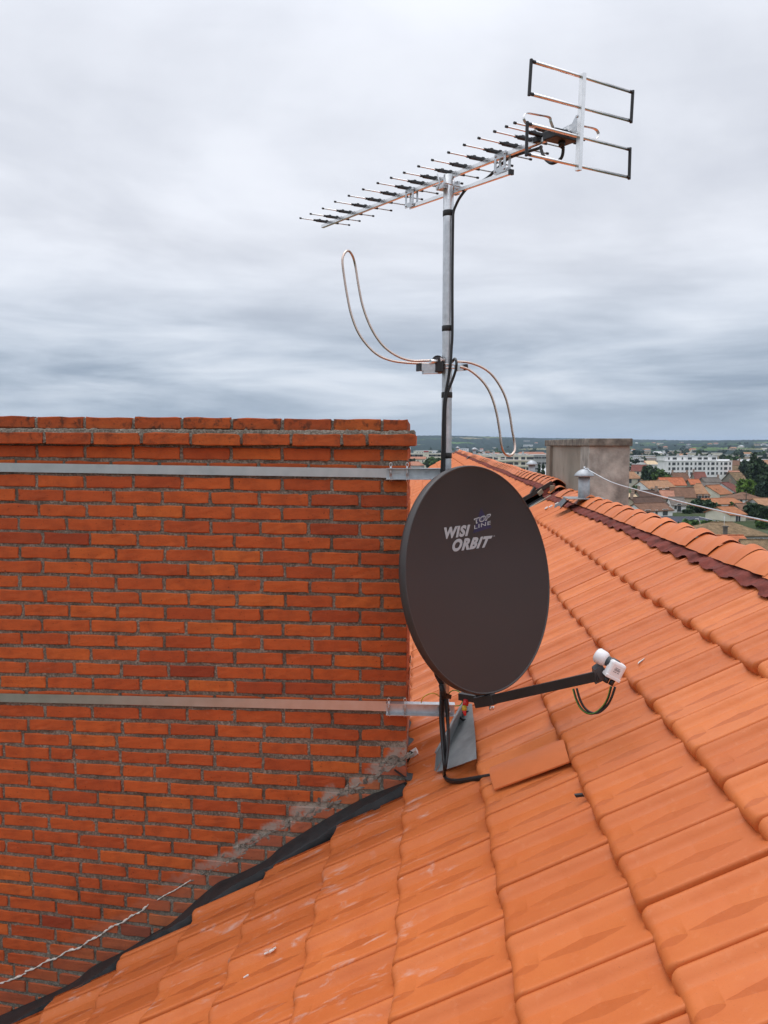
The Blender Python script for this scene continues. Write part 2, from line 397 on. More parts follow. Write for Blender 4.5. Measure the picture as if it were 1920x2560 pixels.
def tile_template(nu, nw, fine):
    L = .328 / math.cos(TH); ext = L + .05
    # along the slope: rounded nose then the pan
    na = 7 if fine else 4
    arc = [(.030 - .030 * math.cos(t), .030 * math.sin(t) - .030) for t in np.linspace(0, math.pi / 2, na)]   # (u, dh)
    us = [(0.004, -.050)] + arc + [(x, 0) for x in np.linspace(.045, ext, nu)]
    if fine: ws = np.concatenate([[0, .012, .03, .06], np.linspace(.1, .76, nw), [.80, .86, .92, .955, .975, 1.0]])
    else: ws = np.array([0, .02, .3, .6, .8, .95, 1.0])
    def prof(w):
        x = np.interp(w, [0, .015, .05, .30, .55, .80, .925, .955, .985, 1.0], [.015, .0225, .0230, .011, .0030, .0, .0210, .0228, .0215, -.004])
        return x
    U = np.array([u for u, _ in us])[:, None] + 0 * ws[None]; DH = np.array([d for _, d in us])[:, None] + 0 * ws[None]
    Wg = ws[None] + 0 * U
    # corners of the nose pull back
    corner = np.clip((.07 - Wg) / .07, 0, 1) ** 2 * .026 + np.clip((Wg - .93) / .07, 0, 1) ** 2 * .014
    nosew = np.clip(1 - (U - .03) / .09, 0, 1)
    Hh = prof(Wg) + DH
    H0 = .040 * (1 - U / ext) 
    Hh = Hh + H0
    Hh[0] = -.012
    Uo = U + corner * nosew
    m, n = U.shape
    idx = np.arange(m * n).reshape(m, n)
    F = np.stack([idx[:-1, :-1], idx[:-1, 1:], idx[1:, 1:], idx[1:, :-1]], -1).reshape(-1, 4)
    # side skirts
    skn = np.arange(m) + m * n; skf = np.arange(m) + m * n + m
    Us = np.concatenate([Uo.ravel(), Uo[:, 0], Uo[:, -1]]); Ws = np.concatenate([Wg.ravel(), Wg[:, 0] + .004, Wg[:, -1] - .004])
    Hs = np.concatenate([Hh.ravel(), Hh[:, 0] - .018, Hh[:, -1] - .018])
    F1 = np.stack([skn[:-1], idx[:-1, 0], idx[1:, 0], skn[1:]], -1); F2 = np.stack([idx[:-1, -1], skf[:-1], skf[1:], idx[1:, -1]], -1)
    return Us, Ws, Hs, np.concatenate([F, F1, F2])
T_hi = tile_template(17, 23, True); T_lo = tile_template(5, 0, False)
OFFS = [random.random() * TW for _ in AX]
for k in range(len(AX)): OFFS[k] = (.10 + .37 * TW * (k - 8)) % TW
def cut_b(a): return CH_B - (.088 + .165 * np.clip((-.45 - np.asarray(a, float)) / 1.1, 0, 1))
def field(b0, b1, tmpl, courses, hole=True):
    Us, Ws, Hs, F = tmpl; VV = []; FF = []; UV = []; nv = 0
    for k in courses:
        a0 = AX[k]
        for j in range(int((b0 - 1) / TW) - 1, int(b1 / TW) + 2):
            bs = j * TW + OFFS[k]
            if bs < b0 - 1e-6 or bs >= b1: continue
            bc = bs + TW / 2; am = a0 + .16
            jit = rng.normal(0, 1, 5)
            U = Us + jit[0] * .0022; W = Ws * (TW - .0040 - .0022 * abs(jit[4])) + jit[1] * .0010; H = Hs + jit[2] * .0012 + (Ws - .5) * jit[3] * .0022
            a = a0 + U * math.cos(TH); b = bs + W
            if k == len(AX) - 1: a = np.minimum(a, A_TOP + .02)
            if hole and a0 < CH_A - .02:
                if bs >= float(cut_b(a0)) - .02 and bs < CH_B + CH_D - TW * .5: continue
                if bs < CH_B and bs + TW > float(cut_b(a0)) + .003:
                    over = np.maximum(b - (cut_b(a0) + .006 * jit[0]), 0); b = b - over; H = H - np.minimum(over * .5, .012)
            # missing slot of tiles at the step between the two roof sections
            if 9.95 < bc < STEP_B + .02: continue
            VV.append(RW(a, b, H)); FF.append(F + nv); nv += len(Us); UV.append(np.stack([Ws, Us], -1))
    return np.concatenate(VV), np.concatenate(FF), np.concatenate(UV)
V, F, UV = field(-1.2, 8.0, T_hi, range(len(AX)))
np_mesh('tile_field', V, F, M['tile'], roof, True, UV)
V, F, UV = field(8.0, 41.0, T_lo, range(3, len(AX)), False)
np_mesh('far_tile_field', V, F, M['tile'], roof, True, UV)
# dark felt under the tiles
m = MB(); bb = np.array([-1.3, STEP_B - .01, STEP_B + .01, 41.]); aa = np.array([-2.8, 1.69])
m.grid([[RW(a, b, -.035) for b in bb] for a in aa], False); m.build('roof_felt', M['membrane'], roof)
# walls of the building below, far slope beyond the ridge
m = MB(); g0 = -21.0
pa = [(-2.7, -1.0), (6.2, -1.0), (6.2, 40.9), (-2.7, 40.9)]
vs_ = []
for a, b in pa:
    q = a * e1 + b * e2; zt = -D0 + .6 * (a if a < 1.7 else 3.4 - a) - .12
    vs_ += [q + ez * g0, q + ez * zt]
ridge_lo = [1.7 * e1 + b * e2 + ez * (-D0 + 1.02 - .12) for b in (-1.0, 40.9)]
m.add(vs_ + ridge_lo, [(0, 2, 3, 8, 1), (2, 4, 5, 3), (4, 6, 7, 9, 5), (6, 0, 1, 7)])
m.build('outer_wall', M['housewall'], roof)
m = MB(); bb = np.linspace(-1.2, 41, 60); aa = np.linspace(1.7, 6.3, 15)
m.grid([[a * e1 + b * e2 + ez * (-D0 + .6 * (3.4 - a) + float(rise(b)) - .01) for b in bb] for a in aa], False); m.build('far_slope', M['tile'], roof)

# pleated lead under the ridge tiles
bs = np.arange(-1.2, 41, .010); G = []
PLEATS = [(pc + rng.normal(0, .012), .006, rng.uniform(-.004, .009)) for pc in np.arange(-1.2, 14, .055)]
EDGE = np.repeat(rng.normal(0, .007, len(bs) // 11 + 1), 11)[:len(bs)]
for ai, a in enumerate(np.linspace(A_TOP - .035, A_RIDGE - .02, 9)):
    f = ai / 8
    tp_ = np.interp(((bs - OFFS[-1]) / TW) % 1.0, [0, .015, .05, .30, .55, .80, .93, .985, 1.0], [.018, .027, .0275, .014, .0035, 0, .0245, .025, .010])
    hh = .023 + .000 * f + tp_ * (1 - f) ** 1.6
    for pc, pw, ph_ in PLEATS: hh = hh + ph_ * np.exp(-np.abs((bs - pc - .05 * f) / pw))
    edge = EDGE * (1 - f)
    G.append(RW(np.full_like(bs, a) + edge, bs, hh))
G = np.stack(G)
mm, n_ = G.shape[:2]; idx = np.arange(mm * n_).reshape(mm, n_)
Fq = np.stack([idx[:-1, :-1], idx[:-1, 1:], idx[1:, 1:], idx[1:, :-1]], -1).reshape(-1, 4)
np_mesh('ridge_underlay', G.reshape(-1, 3), Fq, M['lead'], roof, True)

# ridge caps with a raised collar on each
def cap_template(nl, nr):
    Ls = .372; l = np.concatenate([[0, .006], np.linspace(.02, .13, nl), np.linspace(.16, Ls + .02, max(3, nl // 2))])
    def rad(x):
        col = .017 * np.exp(-((x - .095) / .050) ** 2)
        return 1.0 * (.0 + col) + .004 * (1 - x / Ls)
    th = np.linspace(0, math.pi, nr); rows = []
    for x in l:
        ro = .130 + rad(x) * .6 - (.004 if x == 0 else 0)
        cx = ro * np.cos(th); hh_ = .080 + rad(x) * 1.1; cz = hh_ * (1 - np.abs(np.cos(th)) ** 1.55)
        rows.append(np.stack([cx, np.full(nr, x), cz], -1))
    return np.array(rows)
def caps(b0, b1, tmpl, skip):
    VV = []; FF = []; nv = 0; m_, n2 = tmpl.shape[:2]; ix = np.arange(m_ * n2).reshape(m_, n2)
    F = np.stack([ix[:-1, :-1], ix[:-1, 1:], ix[1:, 1:], ix[1:, :-1]], -1).reshape(-1, 4)
    b = b0
    while b < b1:
        if not any(s0 < b + .18 < s1 for s0, s1 in skip):
            q = tmpl.reshape(-1, 3); z0 = -D0 + .6 * A_RIDGE - .034
            jx, jz, tw = rng.normal(0, .002), rng.normal(0, .0012), rng.normal(0, .006)
            jx += .022 * math.sin(b * 1.3) if b > STEP_B else 0
            y = b + q[:, 1]
            VV.append((A_RIDGE + jx + q[:, 0] + tw * q[:, 1])[:, None] * e1 + y[:, None] * e2 + (z0 + jz + q[:, 2] + .006 * (1 - q[:, 1] / .37) + rise(np.full(len(q), b)) * 1.0)[:, None] * ez)
            FF.append(F + nv); nv += len(q)
        b += .372
    return np.concatenate(VV), np.concatenate(FF)
skip = [(9.75, STEP_B - .1)]
V1, F1 = caps(-1.1, 8.2, cap_template(12, 26), skip)
np_mesh('ridge_caps', V1, F1, M['cap'], roof, True)
V1, F1 = caps(8.2, 41, cap_template(7, 14), skip)
np_mesh('far_ridge_caps', V1, F1, M['cap'], roof, True)
# open slot at the step between the two roof sections: battens, slate strip, rubble
m = MB()
m.bar(RW(.2, STEP_B + .01, .05), RW(1.66, STEP_B + .01, .055), .03, .05, nrm); m.build('batten', M['timberdark'], roof)
m = MB()
m.bar(RW(.3, 9.98, .01), RW(1.58, 9.98, .02), .07, .03, nrm); m.build('batten', M['timber'], roof)
m = MB()
for i in range(5): m.box(RW(.55 + .22 * i, 10.13, .012 + .006 * (i % 2)), (eu, e2, nrm), (.105, .10, .008))
m.build('slate_strip', M['slab'], roof)
m = MB()
m.box(RW(1.52, 10.2, .10), (unit(eu + .3 * ez), e2, nrm), (.035, .03, .025)); m.box(RW(1.64, 10.12, .07), (e1, unit(e2 + .2 * e1), ez), (.030, .03, .045), .006)
m.build('rafter_end', M['timber'], roof)
m = MB(); m.box(RW(1.44, 10.36, .085), (unit(eu + .5 * nrm), e2, unit(nrm - .5 * eu)), (.05, .05, .016)); m.build('broken_tile', M['timberdark'], roof)

# ------------------------------------------------------------------ brick chimney
chim = thing('brick_chimney', 'wide red brick chimney stack with grey joints and a corbelled top course', 'chimney', (CH_A - .8) * e1 + CH_B * e2 - 3.0 * ez)
yl = {0: 1041, 1: 1080, 2: 1113, 3: 1150.5, 4: 1187, 20: 1763, 21: 1797, 22: 1831.7, 23: 1866, 24: 1900, 25: 1936, 26: 1970, 27: 2004, 28: 2038, 29: 2072, 30: 2106, 31: 2141}
yr = {0: 1048.5, 1: 1086, 2: 1124, 3: 1163, 4: 1202, 17: 1676.5, 18: 1712.7, 19: 1749.5, 20: 1787, 21: 1828, 22: 1868.5, 23: 1911.6, 24: 1950}
def course_y(d, k):
    ks = sorted(d)
    if k <= ks[-1]: return float(np.interp(k, ks, [d[i] for i in ks]))
    return d[ks[-1]] + (k - ks[-1]) * (d[ks[-1]] - d[ks[-4]]) / 3
NCOURSE = 46
bm_ = MB()
def brick(o, ex, ezv, en, Lx, Hz, right_depth=.03, slope=0.0, chip=.2):
    """one brick: o = lower-left-front corner; o, ex, ezv, en in world space"""
    nx, nz = 9, 4; e = .0032
    xs = np.concatenate([[0, e], np.linspace(.02, Lx - .02, nx - 4), [Lx - e, Lx]]) if Lx > .06 else np.array([0, e, Lx / 2, Lx - e, Lx])
    zs = np.array([0, e, Hz * .35, Hz * .65, Hz - e, Hz])
    X, Z = np.meshgrid(xs, zs); Yb = np.zeros_like(X)
    border = (X <= 0) | (X >= Lx - 1e-9) | (Z <= 0) | (Z >= Hz - 1e-9)
    Yb[border] = e
    sh = X.shape
    X = X + rng.normal(0, .0011, sh); Z = Z + rng.normal(0, .0009, sh); Yb = Yb + rng.normal(0, .0005, sh)
    # wavy long edges
    Z[0] += .0016 * np.sin(X[0] * 40 + rng.uniform(0, 6)); Z[-1] += .0016 * np.sin(X[-1] * 34 + rng.uniform(0, 6))
    for ci, cj in ((0, 0), (0, -1), (-1, 0), (-1, -1)):
        if random.random() < chip:
            s_ = random.uniform(.006, .020); X[ci, cj] += s_ * (1 if cj == 0 else -1); Z[ci, cj] += s_ * .55 * (1 if ci == 0 else -1); Yb[ci, cj] += .004
            k2 = 1 if cj == 0 else -2; l2 = 1 if ci == 0 else -2
            X[l2, cj] += s_ * .35 * (1 if cj == 0 else -1); Z[ci, k2] += s_ * .30 * (1 if ci == 0 else -1)
    if random.random() < .15:
        j = random.randrange(2, sh[1] - 2); Z[0, j] += .008; Z[0, j - 1] += .004; Z[0, j + 1] += .004; Yb[0, j] += .003
    tilt = rng.normal(0, .0016); yo = rng.normal(0, .0012)
    nm = X.shape; pts = o + X[..., None] * ex + (Z + slope * X)[..., None] * ezv - (Yb + yo + tilt * (X / max(Lx, .1)))[..., None] * en
    base = len(bm_.v); r_, c_ = nm
    bm_.add(pts.reshape(-1, 3), [(i * c_ + j, i * c_ + j + 1, (i + 1) * c_ + j + 1, (i + 1) * c_ + j) for i in range(r_ - 1) for j in range(c_ - 1)], False)
    loop = [(0, j) for j in range(c_)] + [(i, c_ - 1) for i in range(1, r_)] + [(r_ - 1, j) for j in range(c_ - 2, -1, -1)] + [(i, 0) for i in range(r_ - 2, 0, -1)]
    back = []
    for (i, j) in loop:
        dpt = right_depth if j == c_ - 1 else .03
        back.append(pts[i, j] - en * dpt)
    o2 = len(bm_.v); bm_.v += [tuple(map(float, q)) for q in back]; nL = len(loop)
    for q in range(nL):
        i0, j0 = loop[q]; i1, j1 = loop[(q + 1) % nL]
        bm_.f.append((base + i0 * c_ + j0, o2 + q, o2 + (q + 1) % nL, base + i1 * c_ + j1)); bm_.sm.append(False)
fn = -e2; BH = .0545
zc_top = []
for k in range(NCOURSE):
    pL, pR = FB(30, course_y(yl, k), CH_B), FB(985, course_y(yr, k), CH_B)
    pL2, pR2 = FB(30, course_y(yl, k + 1), CH_B), FB(985, course_y(yr, k + 1), CH_B)
    aL, aR = pL @ e1, pR @ e1
    zt = lambda a: pL[2] + (pR[2] - pL[2]) * (a - aL) / (aR - aL)
    zb = lambda a: pL2[2] + (pR2[2] - pL2[2]) * (a - aL) / (aR - aL)
    zc_top.append((zt(CH_A), zt(CH_L)))
    outw = .036 if k == 1 else (.0 if k else -.002); extra = .038 if k == 1 else 0
    pat = (k % 2 == 0)
    x = CH_A + extra; first = True
    while x > CH_L:
        if first: Lb = .110 if (pat and k != 1) else .214
        elif k == 1 and abs(x - (CH_A + extra - .226)) < .01: Lb = .105
        else: Lb = .2195 + rng.normal(0, .003)
        if k > 18 and random.random() < .07: Lb = random.choice([.105, .15])
        x0 = x - Lb
        pitch_m = zt(x0) - zb(x0); jt = .0128
        Hb = min(BH + rng.normal(0, .0010), pitch_m - .008)
        zlow = zt(x0) - Hb + rng.normal(0, .0012)
        sl = (zt(x) - zt(x0)) / Lb + rng.normal(0, .004)
        o = x0 * e1 + (CH_B - outw) * e2 + zlow * ez
        rd = .03
        if first: rd = (.225 if pat else .105) + outw
        brick(o, e1, ez, fn, Lb, Hb, rd, sl, .22 if k > 1 else .3)
        if first:
            # returns along the right-hand side of the stack
            d = rd - outw + .012
            while d < CH_D - .05:
                Ls = min(.22, CH_D - d)
                brick(x * e1 + (CH_B + d) * e2 + zlow * ez, e2, ez, e1, Ls, Hb, .03, 0, .2); d += Ls + .012
        first = False
        x = x0 - .0125 - abs(rng.normal(0, .0022))
bm_.build('bricks', M['brick'], chim)
# mortar body, rough and recessed behind the brick faces
mm_ = MB()
na_, nz_ = 230, 250
ztop = .075; zbot = -3.0
A_ = np.linspace(CH_L, CH_A - .004, na_); Z_ = np.linspace(zbot, 1.0, nz_)
def topz(a): return zc_top[1][0] + (zc_top[1][1] - zc_top[1][0]) * (a - CH_A) / (CH_L - CH_A)
Gm = np.empty((nz_, na_, 3))
for i in range(nz_):
    f = i / (nz_ - 1)
    zz = zbot + f * (np.array([topz(a) for a in A_]) - zbot)
    dep = .0062 + rng.normal(0, .0013, na_)
    Gm[i] = A_[:, None] * e1 + (CH_B + dep)[:, None] * e2 + zz[:, None] * ez
mm_.grid(Gm, True)
c0 = lambda a, b, z: a * e1 + b * e2 + z * ez
nb_ = 50; Bs = np.linspace(CH_B + .0062, CH_B + CH_D, nb_); Gs = np.empty((120, nb_, 3))
for i in range(120):
    zz = zbot + i / 119 * (topz(CH_A) - zbot)
    Gs[i] = (CH_A - .004 - np.abs(rng.normal(.003, .001, nb_)))[:, None] * e1 + Bs[:, None] * e2 + zz * ez
mm_.grid(Gs, True)
mm_.add([c0(CH_L, CH_B + .01, zbot), c0(CH_L, CH_B + CH_D, zbot), c0(CH_A - .004, CH_B + CH_D, zbot), c0(CH_L, CH_B + .01, topz(CH_L)), c0(CH_L, CH_B + CH_D, topz(CH_L)), c0(CH_A - .004, CH_B + CH_D, topz(CH_A))], [(0, 3, 4, 1), (1, 4, 5, 2)])
# body behind the two top courses, with the rough ledge over the corbel
for k, (o_, hi, lo) in enumerate(((.028, 1, 2), (-.013, 0, 1))):
    zt0 = zc_top[hi][0] - (.004 if k else -.012); zt1 = zc_top[hi][1] - (.004 if k else -.012); zb0 = zc_top[hi][0] - .048; zb1 = zc_top[hi][1] - .048
    if k: zb0 -= .022; zb1 -= .022
    n3 = 260; As = np.linspace(CH_L, CH_A + (.030 if k == 0 else -.006), n3); rows = []
    prof_ = [(o_, 0.0), (o_, 1.0), (o_ - .018, 1.08), (-.10, 1.15), (-CH_D, 1.15)] if k == 0 else [(o_, 0.0), (o_, .96), (-.05, 1.0), (-CH_D, 1.0)]
    for ow, f in prof_:
        zt_ = np.interp(As, [CH_L, CH_A], [zt1, zt0]); zb_ = np.interp(As, [CH_L, CH_A], [zb1, zb0])
        rows.append(As[:, None] * e1 + (CH_B - ow + rng.normal(0, .0016, n3))[:, None] * e2 + (zb_ + (zt_ - zb_) * f + rng.normal(0, .0022, n3))[:, None] * ez)
    G3 = np.array(rows); mm_.grid(G3, True)
    # right-hand end face
    e_ = G3[:, -1]; cen = e_.mean(0)
    mm_.add(list(e_) + [c0(As[-1], CH_B + CH_D, zb0)], [tuple(range(len(e_) + 1))])
mm_.build('mortar', M['mortar'], chim)
# bead of white sealant running up the brick face along an old flashing line
bead_px = [(-12, 2464), (8, 2456), (34, 2447), (62, 2434), (66, 2428), (90, 2419), (118, 2402), (140, 2396), (170, 2377), (196, 2371), (222, 2352), (246, 2341), (262, 2329), (283, 2315), (306, 2306), (330, 2289), (352, 2279), (371, 2261)]
bp = smooth_path([FB(x, y, CH_B - .004) for x, y in bead_px], 5)
rr = [.0042 + .0022 * math.sin(i * 1.7) + .0012 * math.sin(i * .61 + 1) for i in range(len(bp))]; rr[-1] = .0015
m = MB(); m.tube([p + ez * .002 * math.sin(i * 2.3) for i, p in enumerate(bp)], rr, 8); m.build('sealant_bead', M['foam'], chim)
bp2 = smooth_path([FB(x, y, CH_B - .003) for x, y in [(393, 2250), (414, 2237), (436, 2226), (458, 2212), (477, 2200)]], 5)
m = MB(); m.tube(bp2, [.0026 + .0008 * math.sin(i * 2) for i in range(len(bp2))], 6); m.build('sealant_bead', M['foam'], chim)

# lumps of old render still stuck along the former flashing line
M['render_lump'] = mat('old_render_lump', (.26, .235, .20), .95, 0, .35, 22, .7, 90, .1)
sm_px = [(1012, 1900), (966, 1916), (933, 1946), (860, 1986), (800, 2017), (758, 2039), (677, 2078), (622, 2115), (589, 2138), (520, 2180), (464, 2212)]
sp_path = smooth_path([FB(x, y, CH_B) for x, y in sm_px], 12); m = MB()
sdv = unit(sp_path[-1] - sp_path[0]); sup = unit(np.cross(e2, sdv)); sup = sup if sup[2] > 0 else -sup
for _ in range(110):
    f_ = rng.random() ** 1.25; c_ = sp_path[int(f_ * (len(sp_path) - 1))] + sup * rng.normal(0, .016) + sdv * rng.normal(0, .01)
    la, lb = rng.uniform(.008, .030) * (1.1 - .6 * f_), rng.uniform(.004, .013) * (1.1 - .5 * f_); n9 = 11; an = rng.normal(0, .35)
    ring = []; rim_ = []
    for q_ in range(n9):
        t_ = 2 * math.pi * q_ / n9; r_ = rng.uniform(.6, 1.2); x_, y_ = la * r_ * math.cos(t_), lb * r_ * math.sin(t_)
        x_, y_ = x_ * math.cos(an) - y_ * math.sin(an), x_ * math.sin(an) + y_ * math.cos(an)
        rim_.append(c_ + sdv * x_ + sup * y_ + e2 * .008); ring.append(c_ + sdv * x_ * .86 + sup * y_ * .86 - e2 * rng.uniform(.0012, .0028))
    top_ = c_ - e2 * rng.uniform(.002, .0045)
    m.add(rim_ + ring + [top_], [(i, (i + 1) % n9, n9 + (i + 1) % n9, n9 + i) for i in range(n9)] + [(n9 + i, n9 + (i + 1) % n9, 2 * n9) for i in range(n9)])
rs_ = m.build('render_smear', M['render_lump'], chim); rs_['kind'] = 'stuff'

# black membrane strip between wall and tiles
top_px = [(-30, 2553), (0, 2540), (86, 2503), (150, 2474), (192, 2450), (222, 2424), (245, 2410.6), (300, 2384), (345, 2357.6), (390, 2330), (424, 2311), (462, 2278), (490.7, 2251.5), (543.8, 2208), (583.6, 2191.8), (663, 2152), (700.7, 2120), (761, 2081), (815, 2048), (863, 2020.7), (920.7, 1990.6), (970, 1972), (1023, 1952)]
bot_h = [.016, .016, .016, .018, .022, .018, .016, .018, .024, .030, .034, .028, .020, .026, .034, .030, .022, .016, .018, .030, .040, .036, .040]
tp = [FB(x, y, CH_B - .008) for x, y in top_px]
rowsM = []
tps = smooth_path(tp, 6); bhs = smooth_path([np.array([h, 0, 0]) for h in bot_h], 6)
for i, t_ in enumerate(tps):
    a, b = ab(t_); h = bhs[i][0]; wv = .006 * math.sin(i * .45) + .004 * math.sin(i * 1.1 + 1)
    bot = RW(a + .01, float(cut_b(a)) - .004 + wv, max(h, .012) + .022)
    hi_ = t_; mid = hi_ * .55 + bot * .45 + fn * (.010 + wv * .6)
    mid2 = hi_ * .2 + bot * .8 + fn * .008
    tuck = RW(a + .01, float(cut_b(a)) + .015 + wv, -.02)
    rowsM.append([hi_ - ez * 0 + e2 * .006, hi_ + fn * .004, mid, mid2, bot, tuck])
m = MB(); m.grid(rowsM, True)
fl = tag(m.build('flashing_strip', M['membrane'], None, tp[11]), 'creased black membrane strip sealing brick chimney foot to the orange tiles', 'flashing')
# dark upstand and litter in the narrow gap beside the right-hand corner of the stack
m = MB(); G = []
for b in np.linspace(CH_B - .03, CH_B + .9, 12): G.append([RW(CH_A + .004, b, .10 + .02 * math.sin(b * 9)), RW(CH_A + .03, b, .035 + .015 * math.sin(b * 14)), RW(CH_A + .10, b, .0)])
m.grid(G, True)
tag(m.build('corner_flashing', M['membrane'], None, RW(CH_A, CH_B + .2, 0.)), 'crumpled black membrane in the gap right of the brick chimney corner', 'flashing')
m = MB(); m.box(RP(1028, 1886, .05), (unit(eu + .2 * e2), e2, nrm), (.035, .02, .012)); 
tag(m.build('mortar_chunk', M['flake'], None, RP(1028, 1886, .05)), 'pale mortar chunk wedged in the gap between brick chimney and tiles', 'rubble')
m = MB(); m.tube([RP(1016, 1905, .06), RP(1028, 1878, .09)], .010, 8)
tag(m.build('rusty_peg', M['timberdark'], None, RP(1016, 1905, .06)), 'brown wooden peg sticking up in the gap beside the brick chimney', 'peg')
m = MB()
for px, py, yy in ((1010, 1930, .0), (1020, 1942, .02), (1016, 1921, .01)):
    q = RP(px, py, .03)
    for _ in range(5): m.box(q + rng.normal(0, .012, 3), (unit(rng.normal(0, 1, 3)), e2, ez), (.012, .004, .004))
tag(m.build('leaf_litter', M['timberdark'], None, RP(1012, 1930, .03)), 'dark leaf litter caught in the gap at the brick chimney corner', 'litter', kind='stuff')

# ------------------------------------------------------------------ steel bands, brackets, mast
MAST_Y = 3.63
mast_x = lambda z: .283 + .002 * (z - 1.0)
mast_bot, mast_top = np.array([.281, MAST_Y, -1.26]), np.array([.2855, MAST_Y, 1.185])
mast = thing('antenna_mast', 'round galvanised steel mast standing against the brick chimney corner', 'mast', mast_bot)
m = MB(); m.tube([mast_bot + (mast_top - mast_bot) * t for t in np.linspace(0, 1, 12)], .0232, 28); m.build('pole', M['galv'], mast)
for py in (531, 820, 987, 1139):
    q = P(1120, py, MAST_Y - .02); zc_ = q[2]; c_ = mast_bot + (mast_top - mast_bot) * ((zc_ - mast_bot[2]) / (mast_top[2] - mast_bot[2]))
    m = MB(); m.tube([c_ + ez * t for t in (-.013, -.011, .011, .013)], [.0232, .0250, .0250, .0232], 26, False)
    m.build('tape_band', M['tape'], mast)

def strap(y0, y1, yb0, yb1, which):
    """steel band round the stack plus the U-channel bracket that carries the mast"""
    top = which == 'top'
    fb = CH_B - .006
    lab = ('upper steel strap around the brick chimney with a channel bracket holding the mast' if top
           else 'lower steel strap around the brick chimney with a channel bracket at the mast foot')
    pr = FB(980, (y1 + yb1) / 2, fb)
    t_ = thing('chimney_strap', lab, 'strap', pr, 'steel straps around the brick chimney')
    # band: follows the face, round the left and the back
    qa, qb, qc, qd = FB(0, y0, fb), FB(968, y1, fb), FB(968, yb1, fb), FB(0, yb0, fb)
    sl_t = (qb[2] - qa[2]) / ((qb - qa) @ e1); sl_b = (qc[2] - qd[2]) / ((qc - qd) @ e1)
    zt_ = lambda a: qb[2] + sl_t * (a - qb @ e1); zb_ = lambda a: qc[2] + sl_b * (a - qc @ e1)
    m = MB(); loop = [(qb @ e1, fb, 0)] + [(a, fb + .0016 * math.sin(a * 3.1), 0) for a in np.linspace(-.3, CH_L - .006, 26)] + [(CH_L - .006, CH_B + CH_D + .006, 0), (CH_A + .006, CH_B + CH_D + .006, 0), (CH_A + .006, CH_B + .1, 0)]
    Gt = [[a * e1 + b * e2 + zt_(a) * ez, a * e1 + b * e2 + zb_(a) * ez] for a, b, _ in loop]
    m.grid(Gt, False)
    Gt2 = [[a * e1 + (b - (.0015 if b < CH_B else -.0015)) * e2 + zt_(a) * ez, a * e1 + (b - (.0015 if b < CH_B else -.0015)) * e2 + zb_(a) * ez] for a, b, _ in loop]
    m.grid(Gt2, False)
    m.add([Gt[0][0], Gt2[0][0], Gt2[0][1], Gt[0][1]], [(0, 1, 2, 3)])
    band = m.build('band', M['steel'], t_)
    # overlapping end of the band
    a0, a1 = (FB(930, 1170, fb) @ e1, FB(968, 1170, fb) @ e1) if not top else (FB(952, 1170, fb) @ e1, FB(968, 1170, fb) @ e1)
    m = MB(); m.grid([[a * e1 + (fb - .004) * e2 + (zt_(a) + .001) * ez, a * e1 + (fb - .004) * e2 + (zb_(a) - .001) * ez] for a in (a0, a1 + .03)], False); m.build('band_end', M['steel'], t_)
    # channel: back web and two flanges, opening towards us
    aL, aR = FB(966, 1180, fb) @ e1, (.281 * e1[0] + MAST_Y * e1[1]) + .05
    ztop, zbot_ = zt_(aL) + .0015, zb_(aL) - .006
    webb = CH_B - .012; fd = .040; th_ = .003
    cx_ = (aL + aR) / 2; hx = (aR - aL) / 2
    m = MB(); m.box(cx_ * e1 + webb * e2 + (ztop + zbot_) / 2 * ez, (e1, e2, ez), (hx, .0015, (ztop - zbot_) / 2))
    for zf in (ztop, zbot_): m.box(cx_ * e1 + (webb - fd / 2 - .0015) * e2 + zf * ez, (e1, e2, ez), (hx, fd / 2, .0015))
    # short outer sleeve
    sa0, sa1 = aL, FB(1020, 1180, fb) @ e1
    br = m.build('bracket', M['galv'], t_)
    for px in ((977, 1018) if top else (972, 1012.5)):
        q = FB(px, (y1 + yb1) / 2, webb - .028); a, b = ab(q)
        m = MB(); rod = [a * e1 + b * e2 + z * ez for z in (zbot_ - .004, ztop + .010)]; m.tube(rod, .0042, 10)
        pin = m.build('pin', M['galv'], t_)
        m = MB(); c_ = a * e1 + (b - .004) * e2 + (ztop + .018) * ez
        loop_ = [c_ + e1 * (.0062 * math.sin(t)) + ez * (.0085 * math.cos(t)) for t in np.linspace(-2.6, 2.6, 18)]
        leg = [a * e1 + (b - .006) * e2 + (zbot_ - .010) * ez]
        m.tube([leg[0] - e1 * .004] + loop_ + [leg[0] + e1 * .005], .0014, 7); m.build('split_pin', M['alutube'], pin)
    # U-bolt round the mast
    mc = mast_bot + (mast_top - mast_bot) * (((ztop + zbot_) / 2 - mast_bot[2]) / (mast_top[2] - mast_bot[2]))
    m = MB(); ub = [mc + .0265 * (np.array([math.cos(t), -math.sin(t), 0])) for t in np.linspace(0, math.pi, 18)]
    m.tube([ub[0] + e2 * .05] + ub + [ub[-1] + e2 * .05], .0032, 8); m.build('u_bolt', M['galv'], t_)
    return t_
strap(1157, 1171.5, 1179.5, 1194, 'top'); strap(1733.5, 1753, 1754.5, 1777, 'low')

